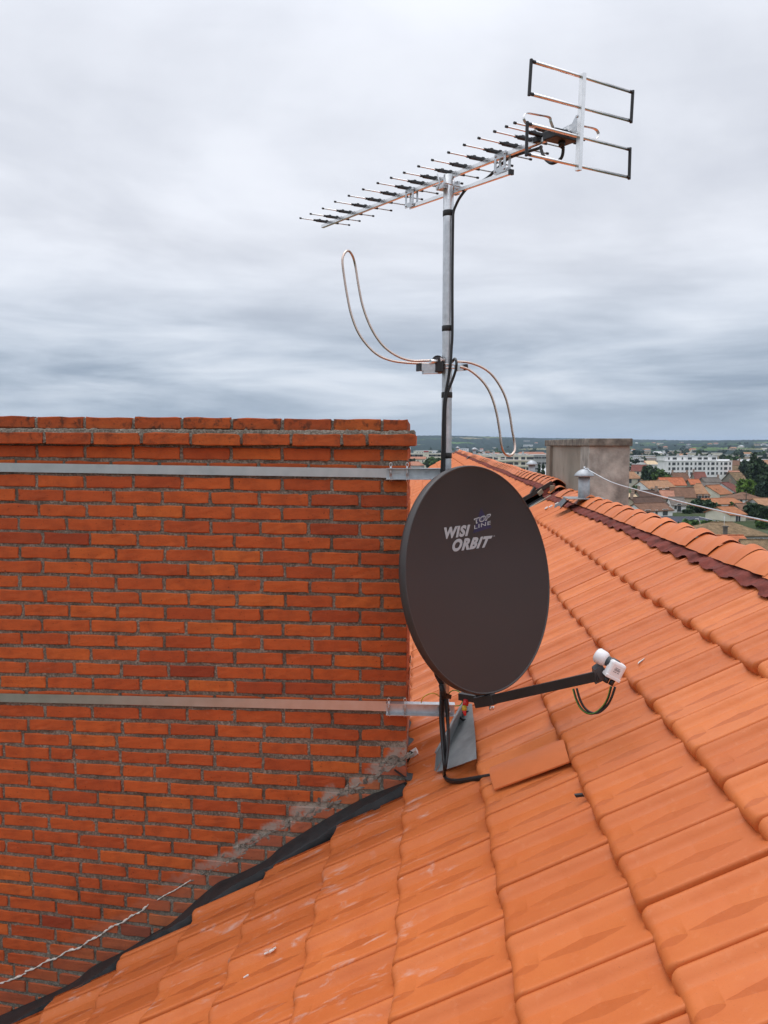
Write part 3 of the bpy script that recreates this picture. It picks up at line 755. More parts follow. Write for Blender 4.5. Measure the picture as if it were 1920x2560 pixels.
# ------------------------------------------------------------------ UHF antenna
Q = np.array([.28639661, 3.66, 1.20403153])
af = np.array([-.50913332, .85864589, .05924952]); as_ = np.array([.86051183, .50921321, .01487631]); au = np.array([.01739716, -.05855894, .99813235])
Qe = Q + au * .0034
def AN(t, s, u): return Q + af * t + as_ * s + au * u
def APl(px, py, s=0.0):     # ray with the boom's upright plane, shifted sideways by s
    r = ray(px, py); k = (Q @ as_ + s) / (r @ as_); q = r * k - Q; return q @ af, q @ au
def APt(px, py, t):         # ray with the plane across the boom at t
    r = ray(px, py); k = (Q @ af + t) / (r @ af); return r * k
uhf = thing('uhf_antenna', 'long aluminium TV antenna with many director rods and a double grid reflector', 'TV antenna', Q)
BW = .018; bu = -.0175
m = MB(); m.bar(AN(1.262, 0, bu), AN(-.812, 0, bu), BW, BW, au, .0015); m.build('boom', M['alu'], uhf)
ti = [1.227, 1.097, .942, .772, .622, .473, .334, .221, .116, -.003, -.113, -.237, -.352, -.451, -.545, -.612, -.66]
li = [.157, .155, .156, .17, .17, .171, .17, .165, .16, .161, .163, .167, .172, .175, .173, .171, .171]
for t, l in zip(ti, li):
    m = MB(); m.tube([AN(t, -l, .0034), AN(t, l, .0034)], .0033, 8)
    d = m.build('director', M['alutube'], uhf)
    for sg in (-1, 1):
        m = MB(); m.tube([AN(t, sg * (l - .006), .0034), AN(t, sg * (l + .004), .0034)], .0052, 8); m.build('end_cap', M['black'], d)
    m = MB(); m.box(AN(t, 0.0, .0030), (af, as_, au), (.0085, .058, .0065), .003)
    m.tube([AN(t, -.075, .0034), AN(t, .085, .0034)], .0060, 8)
    for sg in (-.035, .01, .04): m.box(AN(t, sg, .0105), (af, as_, au), (.004, .006, .003))
    m.build('insulator', M['black'], d)
# lower strut and its two slotted plates
pl = [APl(1035, 493)[0], APl(1263, 411)[0]]
tL, uL = APl(1028, 520); tR, uR = APl(1276, 435)
m = MB(); m.bar(AN(tL, 0.0, uL + .006), AN(tR, 0.0, uR + .006), .016, .016, au, .0012); m.build('strut', M['alu'], uhf)
m = MB(); m.box(AN(tR - .004, 0, uR + .006), (af, as_, au), (.006, .010, .010)); m.build('strut_cap', M['black'], uhf)
for (x0, y0), (x1, y1) in (((1024, 523.7), (1046, 464)), ((1247, 440), (1278, 380))):
    t0, u0 = APl(x0, y0, .013); t1, u1 = APl(x1, y1, .013)
    uT = bu + .012; uB = u0; tm = (t0 + t1) / 2; hw = abs(t1 - t0) / 2
    m = MB()
    for sg in (.0125, -.0125):
        for s2 in (-1, 1): m.box(AN(tm + s2 * (hw - .007), sg, (uT + uB) / 2), (af, as_, au), (.007, .0012, (uT - uB) / 2))
        for ux in (uT - .011, uB + .011): m.box(AN(tm, sg, ux), (af, as_, au), (hw - .0142, .0012, .011))
        for s2 in (-1, 1):
            for ux in (uT - .010, uB + .010): m.tube([AN(tm + s2 * (hw - .008), sg * 1.05, ux), AN(tm + s2 * (hw - .008), sg * 1.5, ux)], .0042, 6)
    m.build('slotted_plate', M['galv'], uhf)
# clamp on the mast head
mc = APl(1121, 470)
m = MB(); cz = P(1121, 467, MAST_Y)[2]; cm = np.array([.2855, MAST_Y, cz])
m.box(cm + as_ * .0 + af * .012, (as_, af, ez), (.040, .030, .012)); m.box(cm + as_ * .045 - af * .0, (as_, af, ez), (.008, .016, .030), .004)
m.build('mast_clamp', M['galv'], uhf)
m = MB(); m.tube([cm - af * .03 - as_ * .045 + ez * .006, cm - af * .032 + as_ * .05 - ez * .002], .0035, 8); m.tube([cm - as_ * .06 - af * .03, cm - as_ * .06 + af * .03], .0035, 8)
wn = cm - as_ * .062 - af * .02
m.tube([wn - ez * .03 - as_ * .012, wn, wn + ez * .04 - as_ * .012], .0035, 6)
m.tube([cm - af * .035 + ez * .02, cm - af * .04, cm - af * .035 - ez * .02], .004, 6); m.build('wing_nut', M['galv'], uhf)
# reflector
tr = -.8251; Lr = .2482
m = MB(); m.bar(APt(1457.5, 183, tr), APt(1446, 427, tr), .020, .016, as_, .001); refl = m.build('reflector', M['alu'], uhf)
refl_frames = [((1328, 153), (1582, 231), (1578, 302.5), (1323, 234)), ((1318, 309), (1575, 374), (1573, 443.6), (1316, 385))]
for TL, TRr, BRr, BL in refl_frames:
    q = [APt(x, y, tr + .010) for x, y in (TL, TRr, BRr, BL)]
    m = MB(); m.tube([q[0], q[1]], .0058, 10); m.build('reflector_rod', M['alutube'], refl)
    m = MB(); m.tube([q[3], q[2]], .0058, 10); m.build('reflector_rod', M['alutube'], refl)
    for a_, b_ in ((0, 3), (1, 2)):
        m = MB(); d = unit(q[b_] - q[a_]); m.bar(q[a_] - d * .008, q[b_] + d * .008, .0095, .0095, as_, .002)
        sg = as_ * (.018 if a_ == 0 else -.018); m.tube([q[a_], q[a_] + sg], .0062, 8); m.tube([q[b_], q[b_] + sg], .0062, 8)
        m.build('end_bar', M['black'], refl)
# T plate joining boom and reflector
m = MB(); t0 = -.80
for sg in (.0118, -.0118):
    q = [AN(t0 + .060, sg, bu + .010), AN(t0 + .014, sg, bu + .014), AN(t0 - .004, sg, bu + .034), AN(t0 - .022, sg, bu + .040), AN(t0 - .022, sg, bu - .040), AN(t0 - .004, sg, bu - .034), AN(t0 + .014, sg, bu - .014), AN(t0 + .060, sg, bu - .010)]
    m.add(q + [x + as_ * .0016 for x in q], [tuple(range(8)), tuple(reversed(range(8, 16)))] + [(i, (i + 1) % 8, 8 + (i + 1) % 8, 8 + i) for i in range(8)])
    for tt, uu in ((.045, 0), (-.014, .030), (-.014, -.030)): m.tube([AN(t0 + tt, sg, bu + uu), AN(t0 + tt, sg * 1.5, bu + uu)], .005, 6)
m.build('joining_plate', M['galv'], uhf)
# folded dipole strip loops and the junction box
td = -.735
for pts_ in ([(1318, 312), (1312, 304), (1309.4, 297), (1310.5, 289.5), (1317, 283.6), (1345, 288), (1372.4, 293.8), (1377, 305), (1383, 321)],
             [(1440, 312), (1458, 316), (1485, 322), (1494, 329.7), (1495.6, 338), (1489.5, 348), (1459, 349), (1440, 346)],
             [(1318, 312), (1350, 319), (1378, 326)]):
    pth = [APt(x, y, td) for x, y in pts_]
    m = MB(); ring = []
    pth = smooth_path(pth, 4)
    G = [[p - af * .0065, p + af * .0065] for p in pth]; m.grid(G, True); G = [[p - af * .0065 + au * .0016, p + af * .0065 + au * .0016] for p in pth]; m.grid(G, True)
    m.build('dipole_loop', M['alutube'], uhf)
jb = APt(1401, 342, td)
m = MB(); m.box(jb, (as_, af, au), (.056, .034, .016), .004); m.tube([jb + as_ * .008 - au * .012, jb + as_ * .008 - au * .034], [.014, .011], 12); jbx = m.build('junction_box', M['black'], uhf)
m = MB(); m.box(APt(1345, 350, -.60), (as_, af, au), (.016, .012, .012), .003); m.build('cable_clip', M['black'], uhf)

# ------------------------------------------------------------------ FM S-shaped folded dipole
fmc = P(1118, 915, MAST_Y)
fm = thing('fm_antenna', 'S-shaped bent tube radio antenna clamped to the mast above the dish', 'radio antenna', fmc)
YA, YB = 3.585, 3.66
left_px = [(1092, 901, YB), (1060, 902, YB), (1032, 902, YB), (999, 893, YB), (966, 872, YB), (942.6, 845, YB), (922.7, 809, YB), (906, 762, YB), (896, 712.6, YB), (888, 663, YB), (881, 639, YB - .015), (871, 627, YB - .035), (861, 634, YA + .015), (856, 653, YA), (861, 696, YA), (868, 739, YA), (878, 785.6, YA), (896, 832, YA), (922.7, 868.5, YA), (949, 890, YA), (979, 901.6, YA), (1012, 906.6, YA), (1050, 909, YA), (1075, 911, YA)]
right_px = [(1138, 904, YB), (1150, 904.5, YB), (1174.7, 907, YB), (1204.5, 918, YB), (1227.7, 934.8, YB), (1247.6, 961, YB), (1264, 994.5, YB), (1274, 1034, YB), (1280.8, 1077, YB), (1287, 1110.5, YB), (1285.7, 1130, YB - .02), (1274, 1139, YB - .04), (1261, 1132.7, YA + .012), (1254, 1114, YA), (1249, 1077, YA), (1241, 1031, YA), (1229, 991, YA), (1212.8, 961, YA), (1191, 938, YA), (1169.7, 923, YA), (1150, 917, YA)]
for pp in (left_px, right_px):
    m = MB(); m.tube(smooth_path([P(*q) for q in pp], 6), .0053, 12); m.build('folded_tube', M['fmtube'], fm)
m = MB(); bx = [P(1066, 919, YA + .01), P(1166, 921, YA + .10)]
m.bar(P(1049, 918.5, YA - .005), P(1090, 918.5, YA + .015), .034, .031, ez); m.build('square_tube', M['galv'], fm)
m = MB(); m.bar(P(1057, 931, YA), P(1092, 930, YA + .015), .03, .014, ez); m.build('lower_tube', M['galv'], fm)
m = MB(); m.bar(P(1140, 921, YA + .05), P(1158, 920, YA + .075), .022, .026, ez)
m.build('square_tube', M['galv'], fm)
m = MB(); m.bar(P(1045, 918, YA - .01), P(1049.5, 918.3, YA - .006), .036, .034, ez); m.build('tube_cap', M['black'], fm)
m = MB(); m.bar(P(1157, 919, YA + .07), P(1167, 918, YA + .08), .024, .028, ez, .002)
m.build('tube_cap', M['black'], fm)
m = MB(); m.box(P(1096, 914, MAST_Y - .01), (np.array([1., 0, 0]), np.array([0, 1., 0]), ez), (.020, .04, .034), .006)
m.tube([P(1094, 903, MAST_Y - .045), P(1095, 903, MAST_Y + .045)], .026, 16); m.build('insulator_block', M['black'], fm)
m = MB(); m.tube([P(1076, 904, YA - .02), P(1093, 902.5, YA - .005)], .0095, 8); m.build('terminal', M['alutube'], fm)
m = MB(); m.tube([P(1101, 899, MAST_Y - .05), P(1108, 899, MAST_Y - .03)], .0085, 12); m.build('white_cap', M['white'], fm)
m = MB()
for dzz in (.0075, -.0075):
    ub = [P(1118, 916, MAST_Y) + ez * dzz + np.array([math.cos(t), -math.sin(t), 0]) * .0262 for t in np.linspace(-.2, math.pi + .2, 20)]
    m.tube([ub[0] + np.array([.03, .05, 0])] + ub + [ub[-1] + np.array([-.03, .02, 0])], .003, 7)
m.build('u_bolt', M['alutube'], fm)

# ------------------------------------------------------------------ satellite dish
DC = P(1207.5, 1446.2, 3.42); DW, DH_ = .490 * .915, .493
yaw_, el_, ro_ = R(40.4), R(9.8), R(1.5)
dn = np.array([math.sin(yaw_) * math.cos(el_), -math.cos(yaw_) * math.cos(el_), math.sin(el_)])
dr = np.array([math.cos(yaw_), math.sin(yaw_), 0.]); du = -np.cross(dr, dn)
if du[2] < 0: du = -du
dr, du = dr * math.cos(ro_) + du * math.sin(ro_), du * math.cos(ro_) - dr * math.sin(ro_)
DEP = .062
def dsurf(x, y, off=0.0):
    rho = (x / DW) ** 2 + (y / DH_) ** 2
    return DC + dr * x + du * y - dn * (DEP * (1 - rho) - off)
def dpix(px, py, dep=.045):
    r = ray(px, py); c_ = DC - dn * dep; k = (c_ @ dn) / (r @ dn); q = r * k - c_; return q @ dr, q @ du
dish = thing('satellite_dish', 'large dark brown oval satellite dish with silver lettering on the mast', 'satellite dish', DC)
nr_, nt_ = 26, 128
G = []
for i in range(nr_):
    ro = (i / (nr_ - 1)) ** .9 * .985
    G.append([dsurf(DW * ro * math.cos(t), DH_ * ro * math.sin(t)) for t in np.linspace(0, 2 * math.pi, nt_ + 1)])
m = MB(); m.grid(np.array(G)[:, ::-1], True)
Gb = [[dsurf(DW * ro * math.cos(t), DH_ * ro * math.sin(t), -.004) for t in np.linspace(0, 2 * math.pi, nt_ + 1)] for ro in np.linspace(.001, .97, 16)]
m.grid(Gb, True); m.build('reflector', M['dish'], dish)
m = MB(); prof_ = [(.985, -.0018), (.991, .002), (.997, .003), (1.002, .0005), (1.006, -.006), (1.010, -.022), (1.008, -.034), (.995, -.038), (.965, -.012)]
G = [[DC + dr * DW * ro * math.cos(t) + du * DH_ * ro * math.sin(t) + dn * z for t in np.linspace(0, 2 * math.pi, nt_ + 1)] for ro, z in prof_]
m.grid(np.array(G)[:, ::-1], True); m.build('rim', M['rim'], dish)
# mount behind
m = MB(); mz = DC[2] - .02; mp = np.array([.2835, MAST_Y, mz])
m.bar(DC - dn * .15, mp - np.array([0, .0, 0]) + unit(DC - mp) * .03, .16, .22, ez); m.box(mp, (np.array([1., 0, 0]), np.array([0, 1., 0]), ez), (.036, .036, .09)); m.build('mount', M['darkarm'], dish)
# bracket, feed arm
a0 = P(1222, 1751, 3.325); a1 = P(1497, 1689, 2.99)
m = MB(); d = unit(a1 - a0); sd = unit(np.cross(d, ez)); uu = np.cross(sd, d)
m.bar(a0, a1, .026, .038, ez, .002); arm = m.build('feed_arm', M['darkarm'], dish)
m = MB()
for q0, q1, wd in ((a0 - d * .07 + uu * .004, a0 + d * .03, .034),): m.bar(q0, q1, wd, .046, ez, .003)
bk = [P(1190, 1737, 3.37), P(1228, 1738, 3.33), P(1228, 1763, 3.33), P(1196, 1766, 3.36), P(1187, 1752, 3.38)]
m.add(bk + [x + e2 * .07 for x in bk], [tuple(range(5)), tuple(reversed(range(5, 10)))] + [(i, (i + 1) % 5, 5 + (i + 1) % 5, 5 + i) for i in range(5)])
m.bar(P(1150, 1740, 3.45), P(1200, 1748, 3.39), .03, .03, ez); m.build('arm_bracket', M['darkarm'], dish)
m = MB(); q = P(1226, 1766, 3.33); m.tube([q, q - ez * .016], .006, 6); m.tube([q + e1 * .012, q + e1 * .012 - ez * .013], .005, 6); m.build('arm_bolt', M['alutube'], dish)
# LNB
LY = 2.985
m = MB(); hb = [P(1486, 1676, LY), P(1505, 1662, LY), P(1516, 1677, LY), P(1512, 1700, LY), P(1489, 1711, LY)]
m.add(hb + [x + e2 * .05 for x in hb], [tuple(range(5)), tuple(reversed(range(5, 10)))] + [(i, (i + 1) % 5, 5 + (i + 1) % 5, 5 + i) for i in range(5)]); m.build('feed_holder', M['greypl'], dish)
fd_ = unit(dsurf(0, -.02) - P(1540, 1670, LY)); fc = P(1500, 1641, LY + .02)
m = MB(); m.lathe(fc, fd_, [(-.034, .020), (-.026, .026), (-.02, .029), (.008, .030), (.014, .026), (.0165, .012), (.017, .001)], 24)
lnb = m.build('lnb', M['white'], dish)
m = MB(); m.lathe(fc, fd_, [(-.085, .018), (-.075, .021), (-.074, .023), (-.050, .023), (-.049, .020), (-.03, .020)], 20)
m.box(fc - fd_ * .07 - ez * .018, (fd_, unit(np.cross(fd_, ez)), ez), (.014, .016, .016)); m.build('collar', M['greypl'], lnb)
HY = LY - .055
tl, trr, brr, bl = P(1531, 1649, HY), P(1567, 1667, HY), P(1553, 1708, HY), P(1514, 1693, HY)
ctr = (tl + trr + brr + bl) / 4; lx = unit(trr - tl); lz = unit((tl + trr) / 2 - (bl + brr) / 2); lz = unit(lz - lx * (lz @ lx)); ly = np.cross(lz, lx)
hw_, hh_ = np.linalg.norm(trr - tl) / 2, np.linalg.norm((tl + trr) - (bl + brr)) / 4
m = MB(); m.box(ctr + ly * .022, (lx, ly, lz), (hw_, .022, hh_), .010); m.box(ctr - lz * (hh_ * .82) + ly * .022, (lx, ly, lz), (hw_ * .97, .0235, .006), .002)
m.build('housing', M['white'], lnb)
sgn = -1 if (ly @ np.array([0, 1, 0])) > 0 else 1
m = MB(); fr = ctr + ly * (.022 - .0227 if ly[1] > 0 else .0447)
for dz_, w_ in ((.012, .010), (.007, .012), (.003, .011)): m.box(fr + lz * dz_, (lx, lz, ly), (w_, .0010, .0002))
for i, x in enumerate((-.010, -.005, -.001, .006, .010)): m.box(fr + lz * -.004 + lx * x, (lx, lz, ly), (.0015, .0014, .0002))
m.build('print', M['ink'], lnb)
m = MB()
for sg in (-.010, .012): m.tube([ctr - lz * hh_ + ly * .022 + lx * sg, ctr - lz * (hh_ + .024) + ly * .022 + lx * sg], .0095, 10)
m.build('cable_boot', M['black'], lnb)
m = MB(); fp = [P(1433, 1722, 3.05), P(1441, 1749, 3.04), P(1453, 1771, 3.03), P(1470, 1783, 3.02), P(1489, 1782, 3.01), P(1508, 1766, 3.0), P(1520, 1745, 2.99), P(1528, 1716, 2.99)]
m.tube(smooth_path(fp, 6), .0045, 10); m.build('feed_cable', M['cable'], dish)
m = MB(); m.tube(smooth_path([x + np.array([.012, -.006, .004]) for x in fp[:-1]] + [fp[-1] + np.array([.014, -.004, 0])], 6), .0045, 10); m.build('feed_cable', M['cable'], dish)
m = MB(); m.tube(smooth_path([x + np.array([-.004, -.004, .002]) for x in fp], 6), .0013, 6); m.build('earth_wire', M['green'], dish)

# lettering
def text_on_dish(txt, quad, material, shear=.14, bold=.045, name='lettering', heavy=0.0):
    """quad: photo pixels of the print's corners on the dish: top-left, top-right, bottom-right, bottom-left"""
    cu = bpy.data.curves.new(name, 'FONT'); cu.body = txt; cu.size = 1; cu.shear = shear; cu.offset = bold; cu.resolution_u = 4; cu.space_character = 1.13
    o = bpy.data.objects.new(name, cu); C.objects.link(o); dg = bpy.context.evaluated_depsgraph_get()
    me = bpy.data.meshes.new_from_object(o.evaluated_get(dg)); bpy.data.objects.remove(o)
    co = np.array([v.co[:] for v in me.vertices]); lo = co.min(0); hi = co.max(0)
    if heavy > 0:            # a heavier stroke: the same outline printed again a hair to either side
        fs = [tuple(p.vertices) for p in me.polygons]; n0 = len(co); V3 = []; F3 = []
        for k_, (sx_, sy_) in enumerate(((0, 0), (heavy, 0), (-heavy, 0), (0, heavy * .8), (0, -heavy * .8))):
            V3 += [(c[0] + sx_, c[1] + sy_, .0001 * k_) for c in co]; F3 += [tuple(i + n0 * k_ for i in f) for f in fs]
        me = bpy.data.meshes.new(name); me.from_pydata(V3, [], F3); me.update(); co = np.array(V3); lo = co.min(0); hi = co.max(0)
    q = [np.array(dpix(*p_)) for p_ in quad]
    for i, v in enumerate(me.vertices):
        s_, t_ = (co[i, 0] - lo[0]) / (hi[0] - lo[0]), (co[i, 1] - lo[1]) / (hi[1] - lo[1])
        x, y = q[3] * (1 - s_) * (1 - t_) + q[2] * s_ * (1 - t_) + q[1] * s_ * t_ + q[0] * (1 - s_) * t_
        v.co = Vector(dsurf(x, y, .0016 + co[i, 2]) - DC)
    me.materials.append(material); ob = bpy.data.objects.new(name, me); C.objects.link(ob); ob.parent = dish; ORG[ob.name] = DC
    return ob
text_on_dish('WISI', [(1107, 1319), (1176, 1311), (1174, 1339.5), (1109, 1348.5)], M['logo'], heavy=.016)
text_on_dish('ORBIT', [(1134, 1348), (1232, 1338.5), (1224, 1367.5), (1132, 1380)], M['logo'], heavy=.016)
tri = [dpix(1199, 1271), dpix(1228, 1319), dpix(1185, 1332.5)]
m = MB(); rows_ = []
for i in range(9):
    f = i / 8; l_ = np.array(tri[0]) * (1 - f) + np.array(tri[2]) * f; r_ = np.array(tri[0]) * (1 - f) + np.array(tri[1]) * f
    rows_.append([dsurf(*(l_ * (1 - g_) + r_ * g_), .0010) for g_ in np.linspace(0, 1, 5)])
m.grid(rows_, True); m.build('triangle_emblem', M['logoblue'], dish)
text_on_dish('TOP', [(1183, 1297), (1224, 1283.5), (1221, 1300), (1187, 1310.5)], M['logo'], .1, .05, heavy=.03)
text_on_dish('TOP', [(1186, 1298.5), (1221.5, 1287), (1219, 1297.5), (1189.5, 1307.5)], M['logoblue'], .1, .0)
for ob in C.objects:
    if ob.name == 'lettering.003':
        for v in ob.data.vertices: v.co += Vector(dn * .0008)
text_on_dish('LINE', [(1186, 1313.5), (1224.5, 1302), (1225, 1311), (1187, 1323)], M['logo'], 0, .01)
text_on_dish('®', [(1234, 1338.5), (1237, 1338), (1237, 1342), (1234, 1342.5)], M['logo'], 0, 0)

# ------------------------------------------------------------------ cables on the mast
def cable(name, pts, r, material, label, cat, grp=None, n=6):
    pth = smooth_path(pts, n); m = MB(); m.tube(pth, r, 10); return tag(m.build(name, material, None, pts[-1]), label, cat, grp)
YF = MAST_Y - .029
up = [jb + as_ * .008 - au * .034, APt(1408, 373, td), APt(1403, 395, td + .01), APt(1383, 408, td + .03), APt(1368, 402, td + .06), APt(1358, 388, td + .09), APt(1351, 369, td + .12)]
t1_, u1_ = APl(1328, 356, .016); t2_, u2_ = APl(1275, 394, .020); t3_, u3_ = APl(1240, 425, .022); t4_, u4_ = APl(1213, 449, .022)
up += [AN(-.58, .016, -.034), AN(t2_, .020, u2_), AN(t3_, .022, u3_), AN(t4_, .020, u4_), P(1173.6, 466, 3.57), P(1151, 492, 3.585), P(1139, 515, 3.60), P(1133.5, 532, YF + .003)]
up += [P(1132.5, 560, YF), P(1131, 700, YF), P(1131, 830, YF), P(1129, 870, YF), P(1126.7, 908, YF - .006), P(1123, 935, YF), P(1117.6, 962, YF), P(1114, 982, YF), P(1110, 1010, YF), P(1108, 1060, YF + .002), P(1107, 1120, YF + .003), P(1104, 1180, YF + .004), P(1101, 1300, YF), P(1099, 1500, YF), P(1096, 1660, YF - .01), P(1103, 1710, YF - .02), P(1107, 1755, 3.565), P(1108, 1800, 3.55), P(1112, 1860, 3.50), P(1111, 1915, 3.44)]
end_b = [RP(1113, 1940, .035), RP(1122, 1952, .03), RP(1145, 1955, .03), RP(1175, 1951, .03), RP(1205, 1946, .03), RP(1240, 1940, .03)]
cable('coax_cable', up + end_b, .0060, M['cable'], 'black coax cable running from the TV antenna down the mast to the tiles', 'cable', 'black cables on the mast')
fmcab = [P(1130, 905, MAST_Y + .03), P(1137, 897, MAST_Y), P(1141, 905, YF - .01), P(1140, 922, YF - .012), P(1133, 945, YF - .006), P(1124, 968, YF - .004), P(1118, 985, YF - .004), P(1113.5, 1012, YF - .004), P(1112, 1060, YF - .002), P(1111.5, 1120, YF), P(1109, 1180, YF), P(1106, 1300, YF - .01), P(1104, 1500, YF - .01), P(1101, 1660, YF - .02), P(1107, 1710, YF - .03), P(1113, 1755, 3.555), P(1118, 1800, 3.54), P(1120, 1850, 3.49), P(1115, 1915, 3.425)]
cable('coax_cable', fmcab + [q + nrm * .010 for q in end_b], .0060, M['cable'], 'black coax cable looping out of the S-shaped radio antenna and down the mast', 'cable', 'black cables on the mast')
for i, (o1, o2, lab) in enumerate(((-.008, .012, 'black dish cable bowed out at the left of the bundle under the dish'), (.012, .016, 'black dish cable bowed out at the right of the bundle under the dish'))):
    pts_ = [DC - dn * .08 + np.array([0, .02, -.30]), P(1092 + i * 8, 1670, 3.56), P(1103 + i * 4, 1715, 3.565)] + [P(1107 + o1 * 600 + i * 3, 1755, 3.55), P(1109 + o1 * 900, 1800, 3.535), P(1112 + o1 * 700, 1860, 3.49), P(1112 + o1 * 150, 1915, 3.43)]
    cable('dish_cable', pts_ + [q + nrm * (.005 + .006 * i) + np.array([.0, -.010, .0]) for q in end_b], .0075, M['cable'], lab, 'cable', 'black cables on the mast')
m = MB(); m.tube([P(1103, 1712, 3.545), P(1110, 1745, 3.548)], [.012, .013], 12); m.bar(P(1112, 1738, 3.55), P(1124, 1742, 3.58), .02, .02, ez)
tag(m.build('cable_tie', M['tape'], None, P(1106, 1730, 3.55)), 'black tape wrap gathering the cable bundle just under the dish', 'tape')
ew = [RP(1128, 1963, .02), RP(1150, 1966, .016), RP(1180, 1961, .02), RP(1205, 1955, .02), RP(1236, 1951, .02)]
cable('earth_wire', ew, .0026, M['yellow'], 'yellow earth wire lying along the black bundle on the tiles', 'wire')
ew2 = [P(1053, 1757, 3.60), P(1056, 1747, 3.58), P(1064, 1739, 3.57), P(1077, 1733.5, 3.56), P(1090, 1735, 3.56), P(1098, 1741, 3.57)]
cable('earth_wire', ew2, .0022, M['yellow'], 'thin yellow-green earth wire arching over the lower chimney bracket', 'wire')
ew3 = [P(1120, 1738, 3.58), P(1128, 1728, 3.56), P(1140, 1726, 3.55), P(1153, 1735, 3.5), P(1156, 1752, 3.47), P(1150, 1763, 3.46), P(1138, 1765, 3.48)]
cable('earth_wire', ew3, .0022, M['green'], 'green-yellow earth wire looping between the mast and the grey flashing', 'wire')

# ------------------------------------------------------------------ zinc flashing at the mast foot, entry cover, litter
zf = thing('mast_flashing', 'grey zinc sheet with rolled edge laid on the tiles at the mast foot', 'flashing', RP(1130, 1900, .05))
q = lambda x, y, h: RP(x, y, h)
m = MB(); crease = [q(1166, 1762, .10), q(1150, 1805, .075), q(1128, 1850, .065), q(1107, 1895, .06), q(1090, 1929, .055)]
right_e = [q(1180, 1760, .10), q(1183, 1795, .088), q(1187, 1835, .082), q(1190, 1870, .078), q(1192, 1898, .074)]
m.grid([[a_ * (1 - f) + b_ * f + nrm * .004 * math.sin(f * 3 + i) for f in np.linspace(0, 1, 6)] for i, (a_, b_) in enumerate(zip(crease, right_e))], True)
m.build('sheet', M['zinc'], zf)
left_e = [q(1157, 1758, .17), q(1136, 1795, .15), q(1118, 1830, .135), q(1102, 1860, .125), q(1090, 1882, .12)]
m = MB(); m.grid([[a_ * (1 - f) + b_ * f for f in np.linspace(0, 1, 4)] for a_, b_ in zip(left_e, crease)], False)
m.add([left_e[-1], crease[-1], q(1086, 1926, .04)], [(0, 1, 2)]); m.build('upstand', M['zinc'], zf)
m = MB(); m.tube(left_e, .0065, 10); m.build('rolled_edge', M['zinc'], zf)
m = MB(); c_ = q(1164, 1789, .09); ringp = [c_ + e1 * .030 * math.cos(t) + unit(e2 + .4 * ez) * .034 * math.sin(t) for t in np.linspace(0, 2 * math.pi, 22)]; m.tube(ringp, .007, 8, False)
tag(m.build('rubber_ring', M['cable'], None, c_), 'black rubber cable ring on the grey zinc sheet below the dish', 'ring')
m = MB(); m.tube([P(1166, 1749, 3.42), P(1163, 1764, 3.41)], .013, 12); m.tube([P(1160, 1775, 3.40), P(1163, 1788, 3.40)], [.009, .006], 10)
s1 = tag(m.build('red_sleeve', M['red'], None, P(1164, 1755, 3.42)), 'small red insulating sleeve hanging below the dish above the zinc sheet', 'sleeve')
m = MB(); m.tube([P(1161, 1764, 3.405), P(1161, 1776, 3.40)], [.010, .011], 12); m.build('yellow_cap', M['yellow'], s1, None)
# smooth cover tile where the cables enter
m = MB(); c4 = [RP(1226, 1918, .064), RP(1408, 1847, .046), RP(1424, 1903, .034), RP(1235, 1973, .052)]
G = []
for i in range(9):
    f = i / 8; row = []
    for j in range(13):
        g_ = j / 12; p_ = (c4[0] * (1 - g_) + c4[1] * g_) * (1 - f) + (c4[3] * (1 - g_) + c4[2] * g_) * f
        row.append(p_ + nrm * (.020 * math.sin(math.pi * f) * (1 - .7 * g_)))
    G.append(row)
m.grid(G, True); m.grid(np.array(G) - nrm * .006, True)
e_ = [r_[0] for r_ in G]; m.grid([e_, [x - nrm * .006 for x in e_]], False)
b_ = G[-1]; m.grid([b_, [x - nrm * .006 for x in b_]], False)
tag(m.build('cover_tile', M['plug'], None, c4[0]), 'smooth plain orange cover tile where the black cables enter the roof', 'roof tile')
m = MB(); qd_ = RP(1448, 1988, .045); m.box(qd_, (unit(e1 + .3 * e2), e2, nrm), (.016, .006, .005))
tag(m.build('cable_offcut', M['cable'], None, qd_), 'short black cable offcut lying on the open tiles', 'offcut')
m = MB(); qd_ = RP(1606, 1650, .045); m.add([qd_ - eu * .03 - e2 * .02, qd_ + e2 * .004 - eu * .012, qd_ + eu * .035 + e2 * .02, qd_ + eu * .01 - e2 * .004], [(0, 1, 2, 3)]); m.add([np.array(x) + nrm * .003 for x in m.v], [(0, 1, 2, 3)])
tag(m.build('paint_flake', M['flake'], None, qd_), 'white flake on the tiles to the right of the white feed head', 'flake')
for px, py, lab in ((684, 2372, 'white splash on the tiles low down near the chimney flashing'), (616, 2444, 'small white chip on the low tiles left of the white splash')):
    qd_ = RP(px, py, .036); m = MB()
    for _ in range(4 if px > 650 else 1): 
        c_ = qd_ + eu * rng.normal(0, .012) + e2 * rng.normal(0, .006); m.box(c_, (unit(eu + rng.normal(0, .3) * e2), e2, nrm), (.010, .003, .002))
    tag(m.build('paint_splash' if px > 650 else 'paint_chip', M['flake'], None, qd_), lab, 'paint spot')

for k_, (px, py) in enumerate(((1366, 1270), (1377, 1266), (1392, 1259))):
    qd_ = RP(px, py, .05); m = MB(); m.box(qd_, (unit(eu + (.4 - .3 * k_) * e2), e2, nrm), (.022, .014, .008), .003)
    tag(m.build('plaster_chip', M['flake'], None, qd_), 'white plaster crumb on the tiles below the open step in the ridge', 'rubble', 'white plaster crumbs near the ridge')
